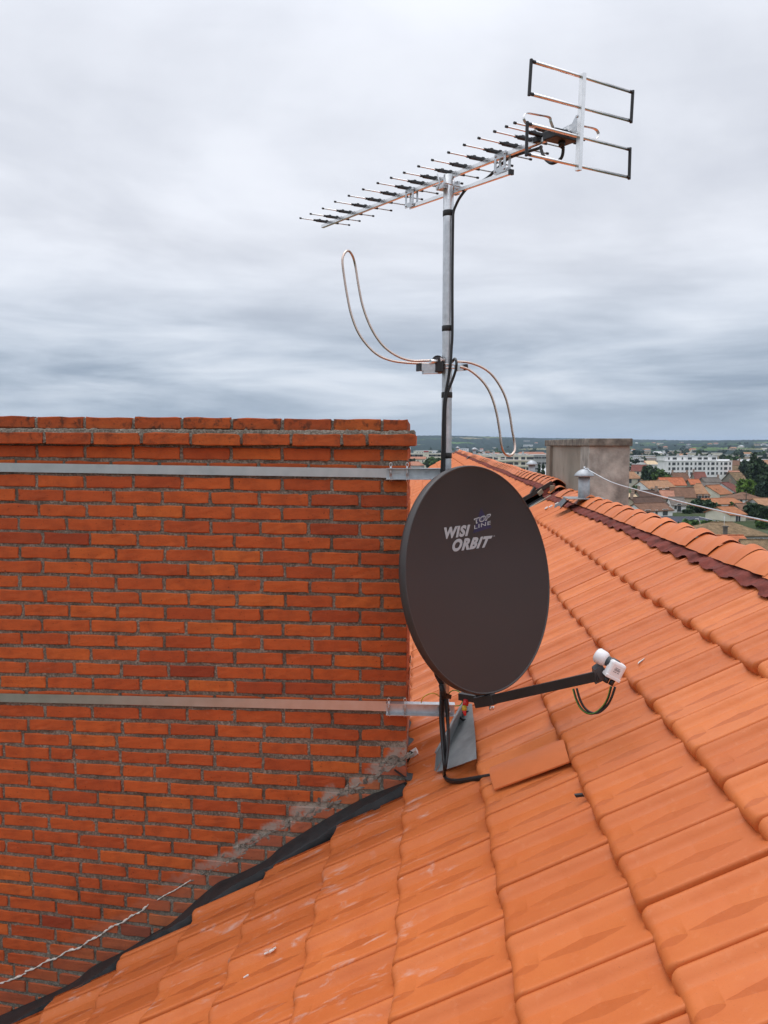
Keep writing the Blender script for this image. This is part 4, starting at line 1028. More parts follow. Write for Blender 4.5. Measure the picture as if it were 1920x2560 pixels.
# ------------------------------------------------------------------ vents, wires, rendered chimney on the ridge
def vent(name, px, pyb, Y, hgt, dia, label, b_hint=None):
    base = P(px, pyb, Y)
    t_ = thing(name, label, 'roof vent', base, 'metal vents along the ridge')
    r = dia / 2
    m = MB(); m.lathe(base, ez, [(-.15, r), (hgt, r), (hgt + .002, r * .8)], 20); m.build('pipe', M['galvdull'], t_)
    m = MB(); m.lathe(base + ez * hgt, ez, [(-.012, r * 1.72), (.0, r * 1.74), (.02, r * 1.5), (.045, r * 1.05), (.062, r * .5), (.066, .002)], 22); m.build('cowl', M['galvdull'], t_)
    m = MB(); m.box(base + ez * -.008, (e1, e2, ez), (r * 3.2, r * 3.0, .004)); m.build('base_plate', M['zinc'], t_)
    m = MB(); G = [[base + e1 * (-.17 - .10 * f + .02 * math.sin(g_ * 7)) + e2 * (g_ - .5) * .30 + ez * (-.015 - .085 * f + .015 * math.sin(g_ * 11 + f * 4)) for g_ in np.linspace(0, 1, 10)] for f in np.linspace(0, 1, 4)]
    m.grid(G, True); m.build('skirt', M['slab'], t_)
    return t_, base
vA, bA = vent('ridge_vent', 1459.5, 1243, 8.2, .225, .118, 'galvanised mushroom vent on the ridge in front of the rendered chimney')
vB, bB = vent('ridge_vent', 1329, 1193, 13.8, .225, .118, 'galvanised mushroom vent on the ridge left of the rendered chimney')
def far_vent(px, py, Y, label):
    c_ = copy_tree(vB); c_.location = tuple(P(px, py, Y)); c_['label'] = label; return P(px, py, Y)
bC = far_vent(1186, 1140, 27.5, 'small distant vent on the ridge between the mast and the bent tube')
bD = far_vent(1144, 1131, 39.5, 'farthest tiny vent on the roof peak just right of the mast')
top = bA + ez * .285
wp = [top + e1 * .01, top + e1 * .03 - e2 * .02] + [P(1475 + (1920 - 1475) * f, 1189 + (1303 - 1189) * f + 7 * math.sin(math.pi * f), 8.15 - 4.0 * f) for f in (.12, .3, .5, .7, .85, 1.0)]
last = wp[-1]; stepv = (wp[-1] - wp[-2]) ; wp += [last + stepv * k for k in (1.5, 3.5, 6)]
cable('lifeline_cable', wp, .0050, M['galv'], 'taut grey steel cable running from the nearest ridge vent over the town', 'cable', None, 4)
m = MB(); m.tube([top + e1 * (.02 + .02 * math.cos(t)) - e2 * .02 + ez * .012 * math.sin(t) for t in np.linspace(0, 2 * math.pi, 12)], .006, 6, False); m.tube([top, top + ez * .03], .01, 8); m.build('anchor_eye', M['galv'], vA)
wp = [bC + ez * .28] + [bC + ez * .28 + (bB + ez * .29 - bC - ez * .28) * f - ez * .12 * math.sin(math.pi * f) for f in (.2, .4, .6, .8)] + [bB + ez * .29]
cable('guy_wire', wp, .006, M['galv'], 'thin grey wire strung between the two middle ridge vents', 'wire', None, 4)

rc = thing('rendered_chimney', 'weathered grey-brown rendered chimney block with a thick cap behind the ridge', 'chimney', 2.1 * e1 + 10.5 * e2 - 1.0 * ez)
aL_, aR_, b0_, b1_ = 1.83, 2.245, 8.95, 12.1
ztc = P(1520, 1115, 9.0)[2]
m = MB(); nz2 = 30
def slab_grid(a0, b0, a1, b1, z0, z1, n1, n2, amp):
    G = []
    for i in range(n2 + 1):
        z = z0 + (z1 - z0) * i / n2; row = []
        for j in range(n1 + 1):
            f = j / n1; nn_ = np.array([b1 - b0, -(a1 - a0)]); nn_ = nn_ / np.linalg.norm(nn_)
            ofs = 0 if j in (0, n1) else rng.normal(0, amp)
            row.append((a0 + (a1 - a0) * f + nn_[0] * ofs) * e1 + (b0 + (b1 - b0) * f + nn_[1] * ofs) * e2 + z * ez)
        G.append(row)
    return G
for A0, B0, A1, B1, n1 in ((aL_, b0_, aR_, b0_, 12), (aR_, b0_, aR_, b1_, 30), (aR_, b1_, aL_, b1_, 12), (aL_, b1_, aL_, b0_, 40)):
    m.grid(slab_grid(A0, B0, A1, B1, -1.6, ztc, n1, 24, .0008), True)
m.box(((aL_ - .01)) * e1 + (b1_ - .35) * e2 + (ztc - 1.6) / 2 * ez, (e1, e2, ez), (.03, .16, (ztc + 1.6) / 2 - .002))
m.build('stack', M['render'], rc)
M['render2'] = mat('patched_pale_render', (.365, .352, .315), .92, 0, .30, 5.5, .5, 26)  # patched render, also paler so the corner shows in even light
m = MB(); m.grid(slab_grid(aL_ - .012, b0_ - .014, aR_ + .01, b0_ - .014, -1.6, ztc - .002, 14, 30, .001), True)
m.grid(slab_grid(aL_ - .012, b0_ + .5, aL_ - .012, b0_ - .014, -1.6, ztc - .002, 8, 30, .001), True); m.build('patched_face', M['render2'], rc)
m = MB(); m.box((aL_ + aR_) / 2 * e1 + (b0_ + b1_) / 2 * e2 + (ztc + .042) * ez, (e1, e2, ez), ((aR_ - aL_) / 2 + .03, (b1_ - b0_) / 2 + .05, .042), .008); m.build('cap', M['capstone'], rc)
# ------------------------------------------------------------------ ground, hills, town
GZ = -20.0
def at_ground(px, Y):            # ground point seen in column px at distance Y
    q = P(px, 1200, Y); q[2] = GZ; return q
def zpix(py, Y): return P(960, py, Y)[2]
def wall_mat(name, col): return mat(name, col, .9, 0, .07, .35)
def roof_mat(name, col, rib=True, var=.22):
    m_ = bpy.data.materials.new(name); m_.use_nodes = True; t = m_.node_tree; b = t.nodes['Principled BSDF']
    tcn = t.nodes.new('ShaderNodeTexCoord'); pos = tcn.outputs['Object']
    lo = tuple(c * (1 - 1.5 * var) for c in col); hi = tuple(min(1, c * (1 + 1.3 * var)) for c in col)
    c_ = ramp(t, noise(t, pos, .9, 7, .7), [(.32, lo), (.68, hi)])
    c_ = mixc(t, maprange(t, noise(t, pos, 4.5, 4, .7), .52, .70, 0, .45), c_, tuple(c * .45 for c in col))
    if rib:
        wv = t.nodes.new('ShaderNodeTexWave'); wv.inputs['Scale'].default_value = 1.0; wv.inputs['Distortion'].default_value = .5; wv.bands_direction = 'X'
        t.links.new(pos, wv.inputs[0]); c_ = mixc(t, mth(t, 'MULTIPLY', wv.outputs['Fac'], .35), c_, tuple(c * .55 for c in col))
    t.links.new(c_, b.inputs['Base Color']); b.inputs['Roughness'].default_value = .9; b.inputs['Specular IOR Level'].default_value = .15
    return m_
W_ = {'white': wall_mat('wall_white', (.88, .87, .85)), 'cream': wall_mat('wall_cream', (.76, .71, .57)), 'grey': wall_mat('wall_grey', (.42, .42, .41)), 'stone': wall_mat('wall_stone', (.26, .23, .18)), 'beige': wall_mat('wall_beige', (.50, .41, .30))}
R_ = {'orange': roof_mat('roof_orange', (.40, .165, .080)), 'bright': roof_mat('roof_bright_orange', (.50, .16, .075)), 'brown': roof_mat('roof_brown', (.21, .115, .075)), 'dark': roof_mat('roof_dark_brown', (.11, .065, .048)), 'sand': roof_mat('roof_sandy', (.40, .22, .125)), 'moss': roof_mat('roof_mossy', (.22, .15, .085), True, .4), 'salmon': roof_mat('roof_salmon', (.44, .21, .14)), 'grey': roof_mat('roof_grey', (.17, .145, .125)), 'red': roof_mat('roof_dull_red', (.22, .085, .065)), 'pale': roof_mat('roof_pale', (.62, .47, .30), False, .12), 'white': roof_mat('roof_pale_grey', (.60, .60, .60), False, .05)}
M['pane'] = mat('window_glass', (.07, .075, .08), .15, 0, .2, 2); M['frame'] = mat('window_frame', (.72, .72, .70), .5, 0, .03, 2)
M['chim'] = mat('small_chimney', (.36, .26, .20), .9, 0, .2, 3)

def window(parent, o, ex, en, w_, h_, shutter=False):
    """o = centre on the wall face"""
    m = MB(); t_ = .10
    for s_ in (-1, 1):
        m.box(o + ex * s_ * (w_ / 2 - t_ / 2) + en * .04, (ex, en, ez), (t_ / 2, .05, h_ / 2)); m.box(o + ez * s_ * (h_ / 2 - t_ / 2) + en * .04, (ex, en, ez), (w_ / 2 - t_, .05, t_ / 2))
    f_ = m.build('window', M['frame'], parent)
    m = MB(); m.box(o + en * .02, (ex, en, ez), (w_ / 2 - t_ / 2, .012, h_ / 2 - t_ / 2)); m.build('pane', M['pane'], f_)

def house(px0, px1, y_ridge, y_eave, y_base, label, roofc='orange', wallc='white', yaw=0.0, depth=8.0, hip=0.0, wins=(), gwins=(), chim=None, Y=None, over=.35, cat='house'):
    """front-left and front-right photo columns, ridge / eave / base rows; the base row fixes the distance"""
    if Y is None: Y = GZ / (zpix(y_base, 1.0))
    yw = R(yaw); cy_, sy_ = math.cos(yw), math.sin(yw)
    ex = np.array([cy_, sy_, 0]); ey = np.array([-sy_, cy_, 0])
    A = at_ground(px0, Y)
    # width along ex so that the right corner lands on column px1
    r1 = ray(px1, 1200); k = (px1 - 960) / FPX / (cp + (1280 - 1200) / FPX * sp_)
    w_ = (k * A[1] - A[0]) / (ex[0] - k * ex[1])
    ze = zpix(y_eave, Y + w_ * ex[1] / 2); zr = zpix(y_ridge, Y + w_ * ex[1] / 2 + depth / 2 * cy_)
    ze = max(ze, GZ + 1.8); zr = max(zr, ze + .3)
    t_ = thing('house' if cat == 'house' else cat.replace(' ', '_'), label, cat, A + ex * w_ / 2 + ey * depth / 2)
    c = [A, A + ex * w_, A + ex * w_ + ey * depth, A + ey * depth]
    b_ = [np.array([q[0], q[1], GZ - 3]) for q in c]; u_ = [np.array([q[0], q[1], ze]) for q in c]
    rl = A + ey * depth / 2 + ex * hip; rr_ = A + ey * depth / 2 + ex * (w_ - hip); rl = np.array([rl[0], rl[1], zr]); rr_ = np.array([rr_[0], rr_[1], zr])
    m = MB()
    if hip > 0: m.add(b_ + u_, [(0, 1, 5, 4), (1, 2, 6, 5), (2, 3, 7, 6), (3, 0, 4, 7)])
    else: m.add(b_ + u_ + [rl - ez * .05, rr_ - ez * .05], [(0, 1, 5, 4), (1, 2, 6, 9, 5), (2, 3, 7, 6), (3, 0, 4, 8, 7)])
    wl = m.build('wall', W_[wallc], t_)
    sl = (zr - ze) / (depth / 2); th_ = .22
    eo = lambda s_, x: A + ex * x + ey * (depth / 2 + s_ * (depth / 2 + over)) 
    def lift(q, z): return np.array([q[0], q[1], z])
    zo = ze - sl * over
    xl, xr = (-over, w_ + over)
    hl = hip; m = MB()
    f0, f1, k0, k1 = lift(eo(-1, xl), zo), lift(eo(-1, xr), zo), lift(eo(1, xl), zo), lift(eo(1, xr), zo)
    R0 = rl + ez * .05 + (ex * -over if hip == 0 else 0); R1 = rr_ + ez * .05 + (ex * over if hip == 0 else 0)
    top_ = [f0, f1, k1, k0, R0, R1]; bot_ = [q - ez * th_ for q in top_]
    m.add(top_ + bot_, [(0, 1, 5, 4), (2, 3, 4, 5), (0, 4, 3), (1, 2, 5), (7, 6, 10, 11), (9, 8, 11, 10), (0, 6, 7, 1), (1, 7, 8, 2), (2, 8, 9, 3), (3, 9, 6, 0)] if hip > 0 else
          [(0, 1, 5, 4), (2, 3, 4, 5), (7, 6, 10, 11), (9, 8, 11, 10), (0, 6, 7, 1), (2, 8, 9, 3), (0, 4, 10, 6), (4, 3, 9, 10), (1, 7, 11, 5), (5, 11, 8, 2)])
    # ridge tiles
    m.tube([R0 + ez * .04, R1 + ez * .04], .13, 6)
    rf = m.build('roof', R_[roofc], t_)
    if chim is not None:
        for f_ in (chim if hasattr(chim, '__len__') else (chim,)):
            q = R0 * (1 - f_) + R1 * f_ - ey * .5; m = MB(); m.box(q + ez * .3, (ex, ey, ez), (.38, .28, .95)); m.box(q + ez * 1.31, (ex, ey, ez), (.45, .35, .06)); m.build('chimney', M['chim'], rf)
    H_ = ze - GZ
    for fx, fz, ww, hh in wins: window(t_, A + ex * w_ * fx + ez * (H_ * fz), ex, -ey, ww, hh)
    for fx, fz, ww, hh in gwins: window(t_, A + ey * depth * fx + ez * (H_ * fz), -ey, -ex, ww, hh)
    return t_, A, ex, ey, w_, ze, zr

# --- nearer houses, right of the rendered chimney
std = lambda n, z=.62, w_=1.2, h_=1.5: [((i + .5) / n, z, w_, h_) for i in range(n)]
house(1764, 1930, 1306, 1338, 1366, 'broad hipped house with mossy ribbed roof low at the right edge', 'moss', 'grey', 6, 12, 4.5, [(.80, .55, 1.2, .8), (.86, .55, 1.2, .8)])
house(1800, 1884, 1339, 1362, 1392, 'low house with bright orange ribbed roof just above the ridge tiles', 'bright', 'grey', 3, 7, 0, ())
house(1880, 1950, 1350, 1392, 1415, 'house with brown and cream ribbed roof cut by the right edge', 'moss', 'beige', -6, 8, 0, ())
house(1611, 1684, 1258, 1277, 1293, 'white house with brown roof, white gable and three front windows', 'brown', 'white', 24, 7.5, 0, [(.14, .60, 2.0, 1.9), (.44, .68, 1.0, 1.3), (.74, .60, 2.0, 1.9)])
house(1598, 1672, 1243, 1262, 1284, 'house with long dark brown roof and beige gable behind the white house', 'dark', 'beige', 20, 8, 0, (), (), (.05,))
house(1683, 1717, 1243, 1262, 1281, 'white house with grey brown roof left of the big dark tree', 'grey', 'white', -8, 9, 0, [(.25, .70, 1.0, 1.5), (.50, .62, 1.3, 2.6)], (), None)
house(1570, 1600, 1234, 1249, 1278, 'white house with pale yellow roof touching the rendered chimney edge', 'pale', 'white', 10, 8, 0, [(.3, .72, 1.1, 2.2), (.75, .72, 1.1, 2.2)], (), (.85,))
house(1606, 1656, 1226, 1244, 1268, 'dark brown roofed terrace below the grey gabled house', 'dark', 'stone', 6, 8, 0, (), (), (.1, .9))
house(1654, 1686, 1226, 1244, 1266, 'small salmon roofed house with two roof lights', 'salmon', 'beige', -14, 8, 0, ())
house(1682, 1740, 1219, 1242, 1256, 'wide house with brown patched roof over a plain beige wall', 'brown', 'beige', -10, 9, 0, ())
mh = house(1731, 1775, 1209, 1236, 1254, 'house with dark mansard slates and two white dormers', 'sand', 'white', -12, 9, 2.0, ())
t_, A_, ex_, ey_, w__, ze_, zr_ = mh
m = MB(); m.box(A_ + ex_ * w__ / 2 - ey_ * .15 + ez * (ze_ - 1.1 - A_[2]), (ex_, ey_, ez), (w__ / 2 + .1, .12, 1.15)); m.build('mansard', R_['dark'], t_)
for f_ in (.45, .80): window(t_, A_ + ex_ * w__ * f_ - ey_ * .28 + ez * (ze_ - 1.1 - A_[2]), ex_, -ey_, 1.3, 1.9)
house(1622, 1690, 1202, 1219, 1231, 'long orange brown roofed house with grey gable and dark windows', 'sand', 'white', 26, 10, 0, [(.12, .66, 1.2, 1.7), (.42, .66, 2.2, 1.4), (.68, .66, 2.6, 1.4)])
house(1658, 1716, 1194, 1212, 1226, 'house with vivid orange roof in front of the white apartment block', 'bright', 'cream', 4, 9, 0, ())
house(1560, 1604, 1179, 1195, 1218, 'cream house with sandy orange roof and a dark balcony opening', 'sand', 'cream', 0, 9, 2.5, [(.30, .66, 2.4, 2.2), (.85, .68, 1.2, 1.6)])
house(1606, 1640, 1187, 1199, 1216, 'grey gabled house with a small sandy roof beneath the round green tree', 'sand', 'grey', -40, 12, 0, ())
house(1577, 1612, 1162, 1177, 1190, 'dull red roofed cream house behind the sandy orange house', 'red', 'cream', -24, 10, 0, [(.5, .6, 1.4, 1.6)])
house(1688, 1725, 1182, 1200, 1214, 'narrow brown roofed terrace house against the white apartment block', 'brown', 'stone', 4, 8, 0, (), (), (.05, .95))
house(1738, 1766, 1180, 1195, 1212, 'dark red roofed terrace house against the middle of the apartment block', 'red', 'stone', -6, 8, 0, (), (), (.06,))
house(1728, 1753, 1198, 1210, 1224, 'tiny bright orange roof between the two dark terraces', 'bright', 'stone', 0, 7, 0, ())
house(1765, 1806, 1194, 1207, 1222, 'grey brown roofed terrace under the right end of the apartment block', 'grey', 'stone', 4, 8, 0, (), (), (.92,))
house(1757, 1800, 1206, 1222, 1240, 'pale grey roofed outhouse behind the cream gabled house', 'grey', 'grey', -20, 9, 0, ())
house(1801, 1832, 1213, 1241, 1247, 'cream gabled house with steep orange roof and one roof light', 'orange', 'cream', 38, 11, 0, ())
house(1838, 1858, 1206, 1232, 1240, 'white gabled house with dull red roof half hidden by the bright tree', 'red', 'white', 42, 11, 0, (), (), (.9,))
house(1832, 1914, 1231, 1251, 1260, 'low white house with brown hipped roof and small square windows', 'brown', 'white', -3, 10, 5.0, [(.28, .55, 1.0, 1.6), (.66, .55, 1.2, 1.2), (.84, .55, 1.4, 1.2)])
house(1781, 1860, 1246, 1265, 1274, 'long low house with even orange roof and white left gable', 'orange', 'white', 14, 10, 0, ())
house(1856, 1892, 1259, 1274, 1290, 'dull brown red roofed barn beside the dark tree at right', 'brown', 'stone', -6, 9, 0, ())
house(1829, 1868, 1267, 1285, 1304, 'cream house with orange roof, stone gable and one dark door', 'orange', 'cream', 20, 9, 0, [(.42, .42, .9, 2.1), (.58, .42, .9, 2.1)])
house(1828, 1852, 1151, 1163, 1180, 'brown roofed house just right of the apartment block top', 'brown', 'beige', -8, 9, 0, (), (), (.9,))
house(1831, 1862, 1164, 1178, 1192, 'grey brown barn roof right of the apartment block middle', 'moss', 'stone', 10, 10, 0, ())
house(1828, 1852, 1177, 1187, 1203, 'salmon roofed house right of the lower apartment block', 'salmon', 'pale' if False else 'cream', -10, 10, 0, ())
house(1842, 1870, 1181, 1202, 1214, 'olive brown roofed house below the small white shed', 'moss', 'stone', 20, 10, 0, ())
house(1855, 1872, 1150, 1158, 1172, 'orange brown roofed house left of the tall dark trees', 'sand', 'beige', 8, 9, 0, (), (), (.1,))
house(1858, 1873, 1163, 1174, 1186, 'small white shed with pale roof beside the tall dark trees', 'white', 'white', -14, 8, 0, ())
house(1905, 1945, 1150, 1160, 1180, 'house with sandy roof showing between trees at the right edge', 'sand', 'beige', 10, 9, 0, ())
house(1905, 1950, 1246, 1262, 1280, 'pale house at the right edge beyond the hipped white house', 'sand', 'grey', 4, 9, 0, ())
# solar-panel shed
Ys = 196.0; q0, q1 = at_ground(1640, Ys), at_ground(1840, Ys)
sh = thing('solar_shed', 'long low shed roofed with dark blue solar panels behind the hedge', 'shed', (q0 + q1) / 2)
zf, zb_ = zpix(1313, Ys), zpix(1291, Ys + 11)
m = MB(); m.box((q0 + q1) / 2 + np.array([0, 6, (zf + GZ) / 2 - GZ - .3]), (np.array([1., 0, 0]), np.array([0, 1., 0]), ez), ((q1 - q0)[0] / 2, 5.6, (zf - GZ) / 2 - .2)); m.build('wall', W_['cream'], sh)
n_s = 17
pl_ = mat('solar_panel', (.020, .024, .045), .5, .0, .2, .8, 0, 60, .25)
for i in range(n_s):
    xa, xb = (q0 * (1 - i / n_s) + q1 * i / n_s)[0] + .08, (q0 * (1 - (i + 1) / n_s) + q1 * (i + 1) / n_s)[0] - .08
    lean = -4.0
    m = MB(); V4 = [np.array([xa, Ys, zf]), np.array([xb, Ys, zf]), np.array([xb + lean, Ys + 11, zb_]), np.array([xa + lean, Ys + 11, zb_])]
    if i == n_s - 1: V4[2] = V4[3] + np.array([.3, 0, 0])
    m.add(V4 + [v - ez * .12 for v in V4], [(0, 1, 2, 3), (0, 4, 5, 1), (1, 5, 6, 2), (3, 7, 4, 0)]); m.build('solar_panel', pl_, sh)
m = MB(); V4 = [np.array([q0[0] - .2, Ys - .05, zf - .06]), np.array([q1[0] + .2, Ys - .05, zf - .06]), np.array([q1[0] - 4.2, Ys + 11.1, zb_ - .06]), np.array([q0[0] - 4.2, Ys + 11.1, zb_ - .06])]
m.add(V4 + [v - ez * .25 for v in V4], [(0, 1, 2, 3), (0, 4, 5, 1), (1, 5, 6, 2), (2, 6, 7, 3), (3, 7, 4, 0)]); m.build('roof_deck', M['steel'], sh)

# --- apartment blocks
def block(px0, px1, y_top, y_base, label, wallc, floors, cols, yaw=0, depth=11, attic=None, bands=None, cat='apartment block', Y=None, name='apartment_block', winw=1.3, winh=1.6, skipw=0.0):
    if Y is None: Y = GZ / zpix(y_base, 1.0)
    yw = R(yaw); ex = np.array([math.cos(yw), math.sin(yw), 0]); ey = np.array([-math.sin(yw), math.cos(yw), 0])
    A = at_ground(px0, Y); k = (px1 - 960) / FPX / (cp + (1280 - 1200) / FPX * sp_); w_ = (k * A[1] - A[0]) / (ex[0] - k * ex[1])
    zt = zpix(y_top, Y + w_ * ex[1] / 2); H_ = zt - GZ
    t_ = thing(name, label, cat, A + ex * w_ / 2 + ey * depth / 2)
    cen = A + ex * w_ / 2 + ey * depth / 2
    m = MB(); m.box(cen + ez * (H_ / 2 - 1), (ex, ey, ez), (w_ / 2, depth / 2, H_ / 2 + 1)); m.build('wall', W_[wallc], t_)
    m = MB(); m.box(cen + ez * (H_ + .12), (ex, ey, ez), (w_ / 2 + .25, depth / 2 + .25, .12)); m.build('parapet', M['frame'], t_)
    fh = H_ / floors; 
    for f in range(floors):
        z = H_ - fh * (f + .52)
        if z < H_ * .12: continue
        x = 0
        for i in range(cols):
            if random.random() < skipw: continue
            wide = (i % 3 == 1); window(t_, A + ex * w_ * (i + .5) / cols + ez * z - ey * .02, ex, -ey, winw * (1.7 if wide else 1), winh)
        if bands:
            m = MB(); m.box(A + ex * w_ / 2 + ez * (z - fh * .40) - ey * .45, (ex, ey, ez), (w_ / 2 * bands, .45, fh * .16)); m.build('balcony', W_['cream'], t_)
    if attic:
        a0, a1, ya = attic; x0, x1 = w_ * a0, w_ * a1; za = zpix(ya, Y + 4)
        hz_ = za - zt - .3
        m = MB(); m.box(A + ex * (x0 + x1) / 2 + ey * (depth / 2 + 1.2) + ez * (H_ + .26 + hz_ / 2), (ex, ey, ez), ((x1 - x0) / 2, depth / 2 - 1.2, hz_ / 2)); at_ = m.build('attic_storey', W_[wallc], t_)
        m = MB(); m.box(A + ex * (x0 + x1) / 2 + ey * (depth / 2 + 1.2) + ez * (H_ + .33 + hz_), (ex, ey, ez), ((x1 - x0) / 2 + .3, depth / 2 - .9, .09)); m.build('attic_roof', M['galv'], t_)
        for i in range(7): window(t_, A + ex * (x0 + (x1 - x0) * (i + .5 + random.uniform(-.2, .2)) / 7) + ey * 2.38 + ez * (H_ + .3 + hz_ * .5), ex, -ey, random.choice([1.1, 1.1, 2.6]), hz_ * .6)
        for i in range(5):
            m = MB(); m.box(A + ex * (x0 + (x1 - x0) * (i + .6) / 5) + ey * 6 + ez * (H_ + hz_ + 1.0), (ex, ey, ez), (.5, .4, .7)); m.build('roof_stack', W_['grey'], t_)
    return t_
block(1667, 1829, 1153, 1202, 'long white apartment block with setback top storey above the brown roofs', 'white', 4, 15, 8, 11, (-.02, .80, 1141), None, 'apartment block', None, 'apartment_block', 1.25, 1.7)
block(1196, 1333, 1139, 1206, 'cream apartment block with balcony bands behind the bent tube end', 'cream', 5, 8, 2, 12, (.02, .92, 1135), .96, 'apartment block', 430, 'apartment_block', 2.4, 1.7)
block(1000, 1122, 1133.5, 1158, 'long low pale building with grey window bands left of the mast', 'cream', 3, 16, 0, 12, None, 1.0, 'office block', 760, 'office_block', 4.0, 2.0)
block(1058, 1072, 1131, 1158, 'slim pale stair tower with a red box roof left of the mast', 'cream', 4, 1, 0, 5, None, None, 'tower', 735, 'stair_tower', .6, .8)
q = at_ground(1065, 737); m = MB(); m.box(np.array([q[0], q[1], zpix(1129.5, 737)]), (np.array([1., 0, 0]), np.array([0, 1., 0]), ez), (2.2, 2, .75))
tag(m.build('red_tank', mat('red_paint', (.42, .04, .03), .6, 0, .1, 1), None, np.array([q[0], q[1], zpix(1129.5, 737)])), 'red box on top of the slim pale stair tower', 'tank')
block(1332, 1366, 1137, 1190, 'grey flat office building tucked beside the rendered chimney', 'grey', 4, 5, 0, 10, None, None, 'office block', 500, 'office_block', 2.0, 1.4)
block(1574, 1608, 1148, 1172, 'white flat roofed block just right of the rendered chimney', 'white', 3, 5, 12, 10, (.2, .9, 1143.5), None, 'office block', 600, 'office_block', 1.6, 1.4)
house(1014, 1063, 1142, 1147, 1172, 'pale pink walled house with thin orange roof left of the mast', 'salmon', 'cream', -10, 10, 0, std(4, .75, 1.0, 2.0))
house(1014, 1052, 1154, 1163, 1186, 'dull red hipped roof low beside the brick chimney corner', 'salmon', 'grey', -16, 10, 2.5, ())
house(1293, 1366, 1130, 1136, 1150, 'far row of red tiled roofs behind the cream apartment block', 'salmon', 'cream', 0, 10, 4, ())
house(1344, 1372, 1170, 1188, 1200, 'white gabled hall wall seen just left of the rendered chimney', 'white', 'white', -20, 14, 0, ())
house(1300, 1322, 1175, 1185, 1200, 'small orange roofed house beside the galvanised vent', 'orange', 'cream', -20, 9, 0, ())
house(1593, 1622, 1153, 1159, 1172, 'long beige shed roof left of the round green tree', 'pale', 'beige', -8, 14, 0, ())
house(1618, 1646, 1152, 1160, 1175, 'pale beige shed roof touching the apartment block', 'pale', 'beige', 16, 12, 0, ())

# --- trees
def leaf_mat(name, col):
    m_ = bpy.data.materials.new(name); m_.use_nodes = True; t = m_.node_tree; b = t.nodes['Principled BSDF']
    g = t.nodes.new('ShaderNodeNewGeometry')
    c_ = ramp(t, g.outputs['Random Per Island'], [(0, tuple(c * .55 for c in col)), (.5, col), (1, tuple(min(1, c * 1.7) for c in col))])
    t.links.new(c_, b.inputs['Base Color']); b.inputs['Roughness'].default_value = .7; b.inputs['Specular IOR Level'].default_value = .2
    return m_
LV = {'dark': leaf_mat('leaf_dark', (.042, .070, .032)), 'mid': leaf_mat('leaf_mid', (.070, .125, .034)), 'bright': leaf_mat('leaf_bright', (.095, .165, .025)), 'blue': leaf_mat('leaf_blue_green', (.030, .055, .032))}
M['bark'] = mat('bark', (.08, .06, .045), .9, 0, .2, 2)
def tree(px, Y, wpx, y_top, kind, label, base_z=GZ, ncl=26, name='tree', cat='tree', group=None, low=.12, leaf=.55, parts=True):
    base = at_ground(px, Y); base[2] = base_z; top = zpix(y_top, Y); H_ = max(top - base_z, 2.0); rw = wpx / FPX * Y / 2
    cz0 = base_z + H_ * low; cen = np.array([base[0], base[1], (cz0 + top) / 2]); rz = (top - cz0) / 2
    r_ = np.random.default_rng(abs(hash((px, int(Y)))) % 2**31 if False else int(px * 7 + Y))
    V = []; F = []
    for i in range(ncl):
        d = unit(r_.normal(0, 1, 3)); rad_ = r_.uniform(.45, .88)
        cc = cen + d * np.array([rw, rw * .9, rz]) * rad_; cr = np.array([rw, rw, rz]) * r_.uniform(.22, .40)
        n_ = int(34)
        for _ in range(n_):
            p = cc + unit(r_.normal(0, 1, 3)) * cr * r_.uniform(.5, 1.05)
            a = unit(r_.normal(0, 1, 3)); b2 = unit(np.cross(a, r_.normal(0, 1, 3))); s_ = leaf * r_.uniform(.5, 1.2)
            o = len(V); V += [p - a * s_, p + b2 * s_ * .7, p + a * s_, p - b2 * s_ * .7]; F.append((o, o + 1, o + 2, o + 3))
    if parts:
        t_ = thing(name, label, cat, base, group)
        m = MB(); m.tube([base - ez * .5, base + ez * H_ * .3, cen], [H_ * .03 + .08, H_ * .024 + .05, .06], 7)
        for i in range(4):
            d = unit(r_.normal(0, 1, 3)); d[2] = abs(d[2]); m.tube([base + ez * H_ * (.25 + .08 * i), cen + d * np.array([rw, rw, rz]) * .6], [.10 + H_ * .008, .03], 5)
        m.build('trunk', M['bark'], t_)
        np_mesh('crown', np.array(V), np.array(F), LV[kind], t_, False)
    else:
        o = np_mesh(name, np.array(V), np.array(F), LV[kind], None, False); tag(o, label, cat, group); t_ = o
    return t_
tree(1752, 236, 66, 1247, 'dark', 'broad dark tree in front of the low orange roofed house', ncl=60)
tree(1722, 232, 26, 1274, 'dark', 'small dark shrubby tree left of the broad dark tree', ncl=16)
tree(1783, 240, 34, 1258, 'dark', 'dark tree at the right shoulder of the broad dark tree', ncl=30)
for i, (px, lab) in enumerate(((1716, 'trimmed green hedge tree leftmost in front of the solar shed'), (1741, 'trimmed green hedge tree left of the curved street lamp'), (1766, 'trimmed green hedge tree right of the curved street lamp'), (1784, 'trimmed green hedge tree rightmost beside the mossy roof'))):
    tree(px, 174, 40, 1300 + i % 2, 'mid', lab, ncl=60, leaf=.5, low=.0)
tree(1622, 372, 44, 1160, 'dark', 'pointed dark tree left of the round green tree', ncl=34, leaf=.8)
tree(1654, 360, 46, 1172, 'mid', 'round green tree below the grey end wall of the apartment block', ncl=40, leaf=.8)
tree(1592, 330, 20, 1212, 'mid', 'small green tree below the cream house by the rendered chimney', ncl=14, leaf=.6)
tree(1894, 300, 46, 1143, 'dark', 'tall dark tree leftmost of the trees at the right edge', ncl=60, leaf=.9)
tree(1880, 318, 30, 1136, 'dark', 'slender tall dark tree poking above its neighbours at right', ncl=36, leaf=.8)
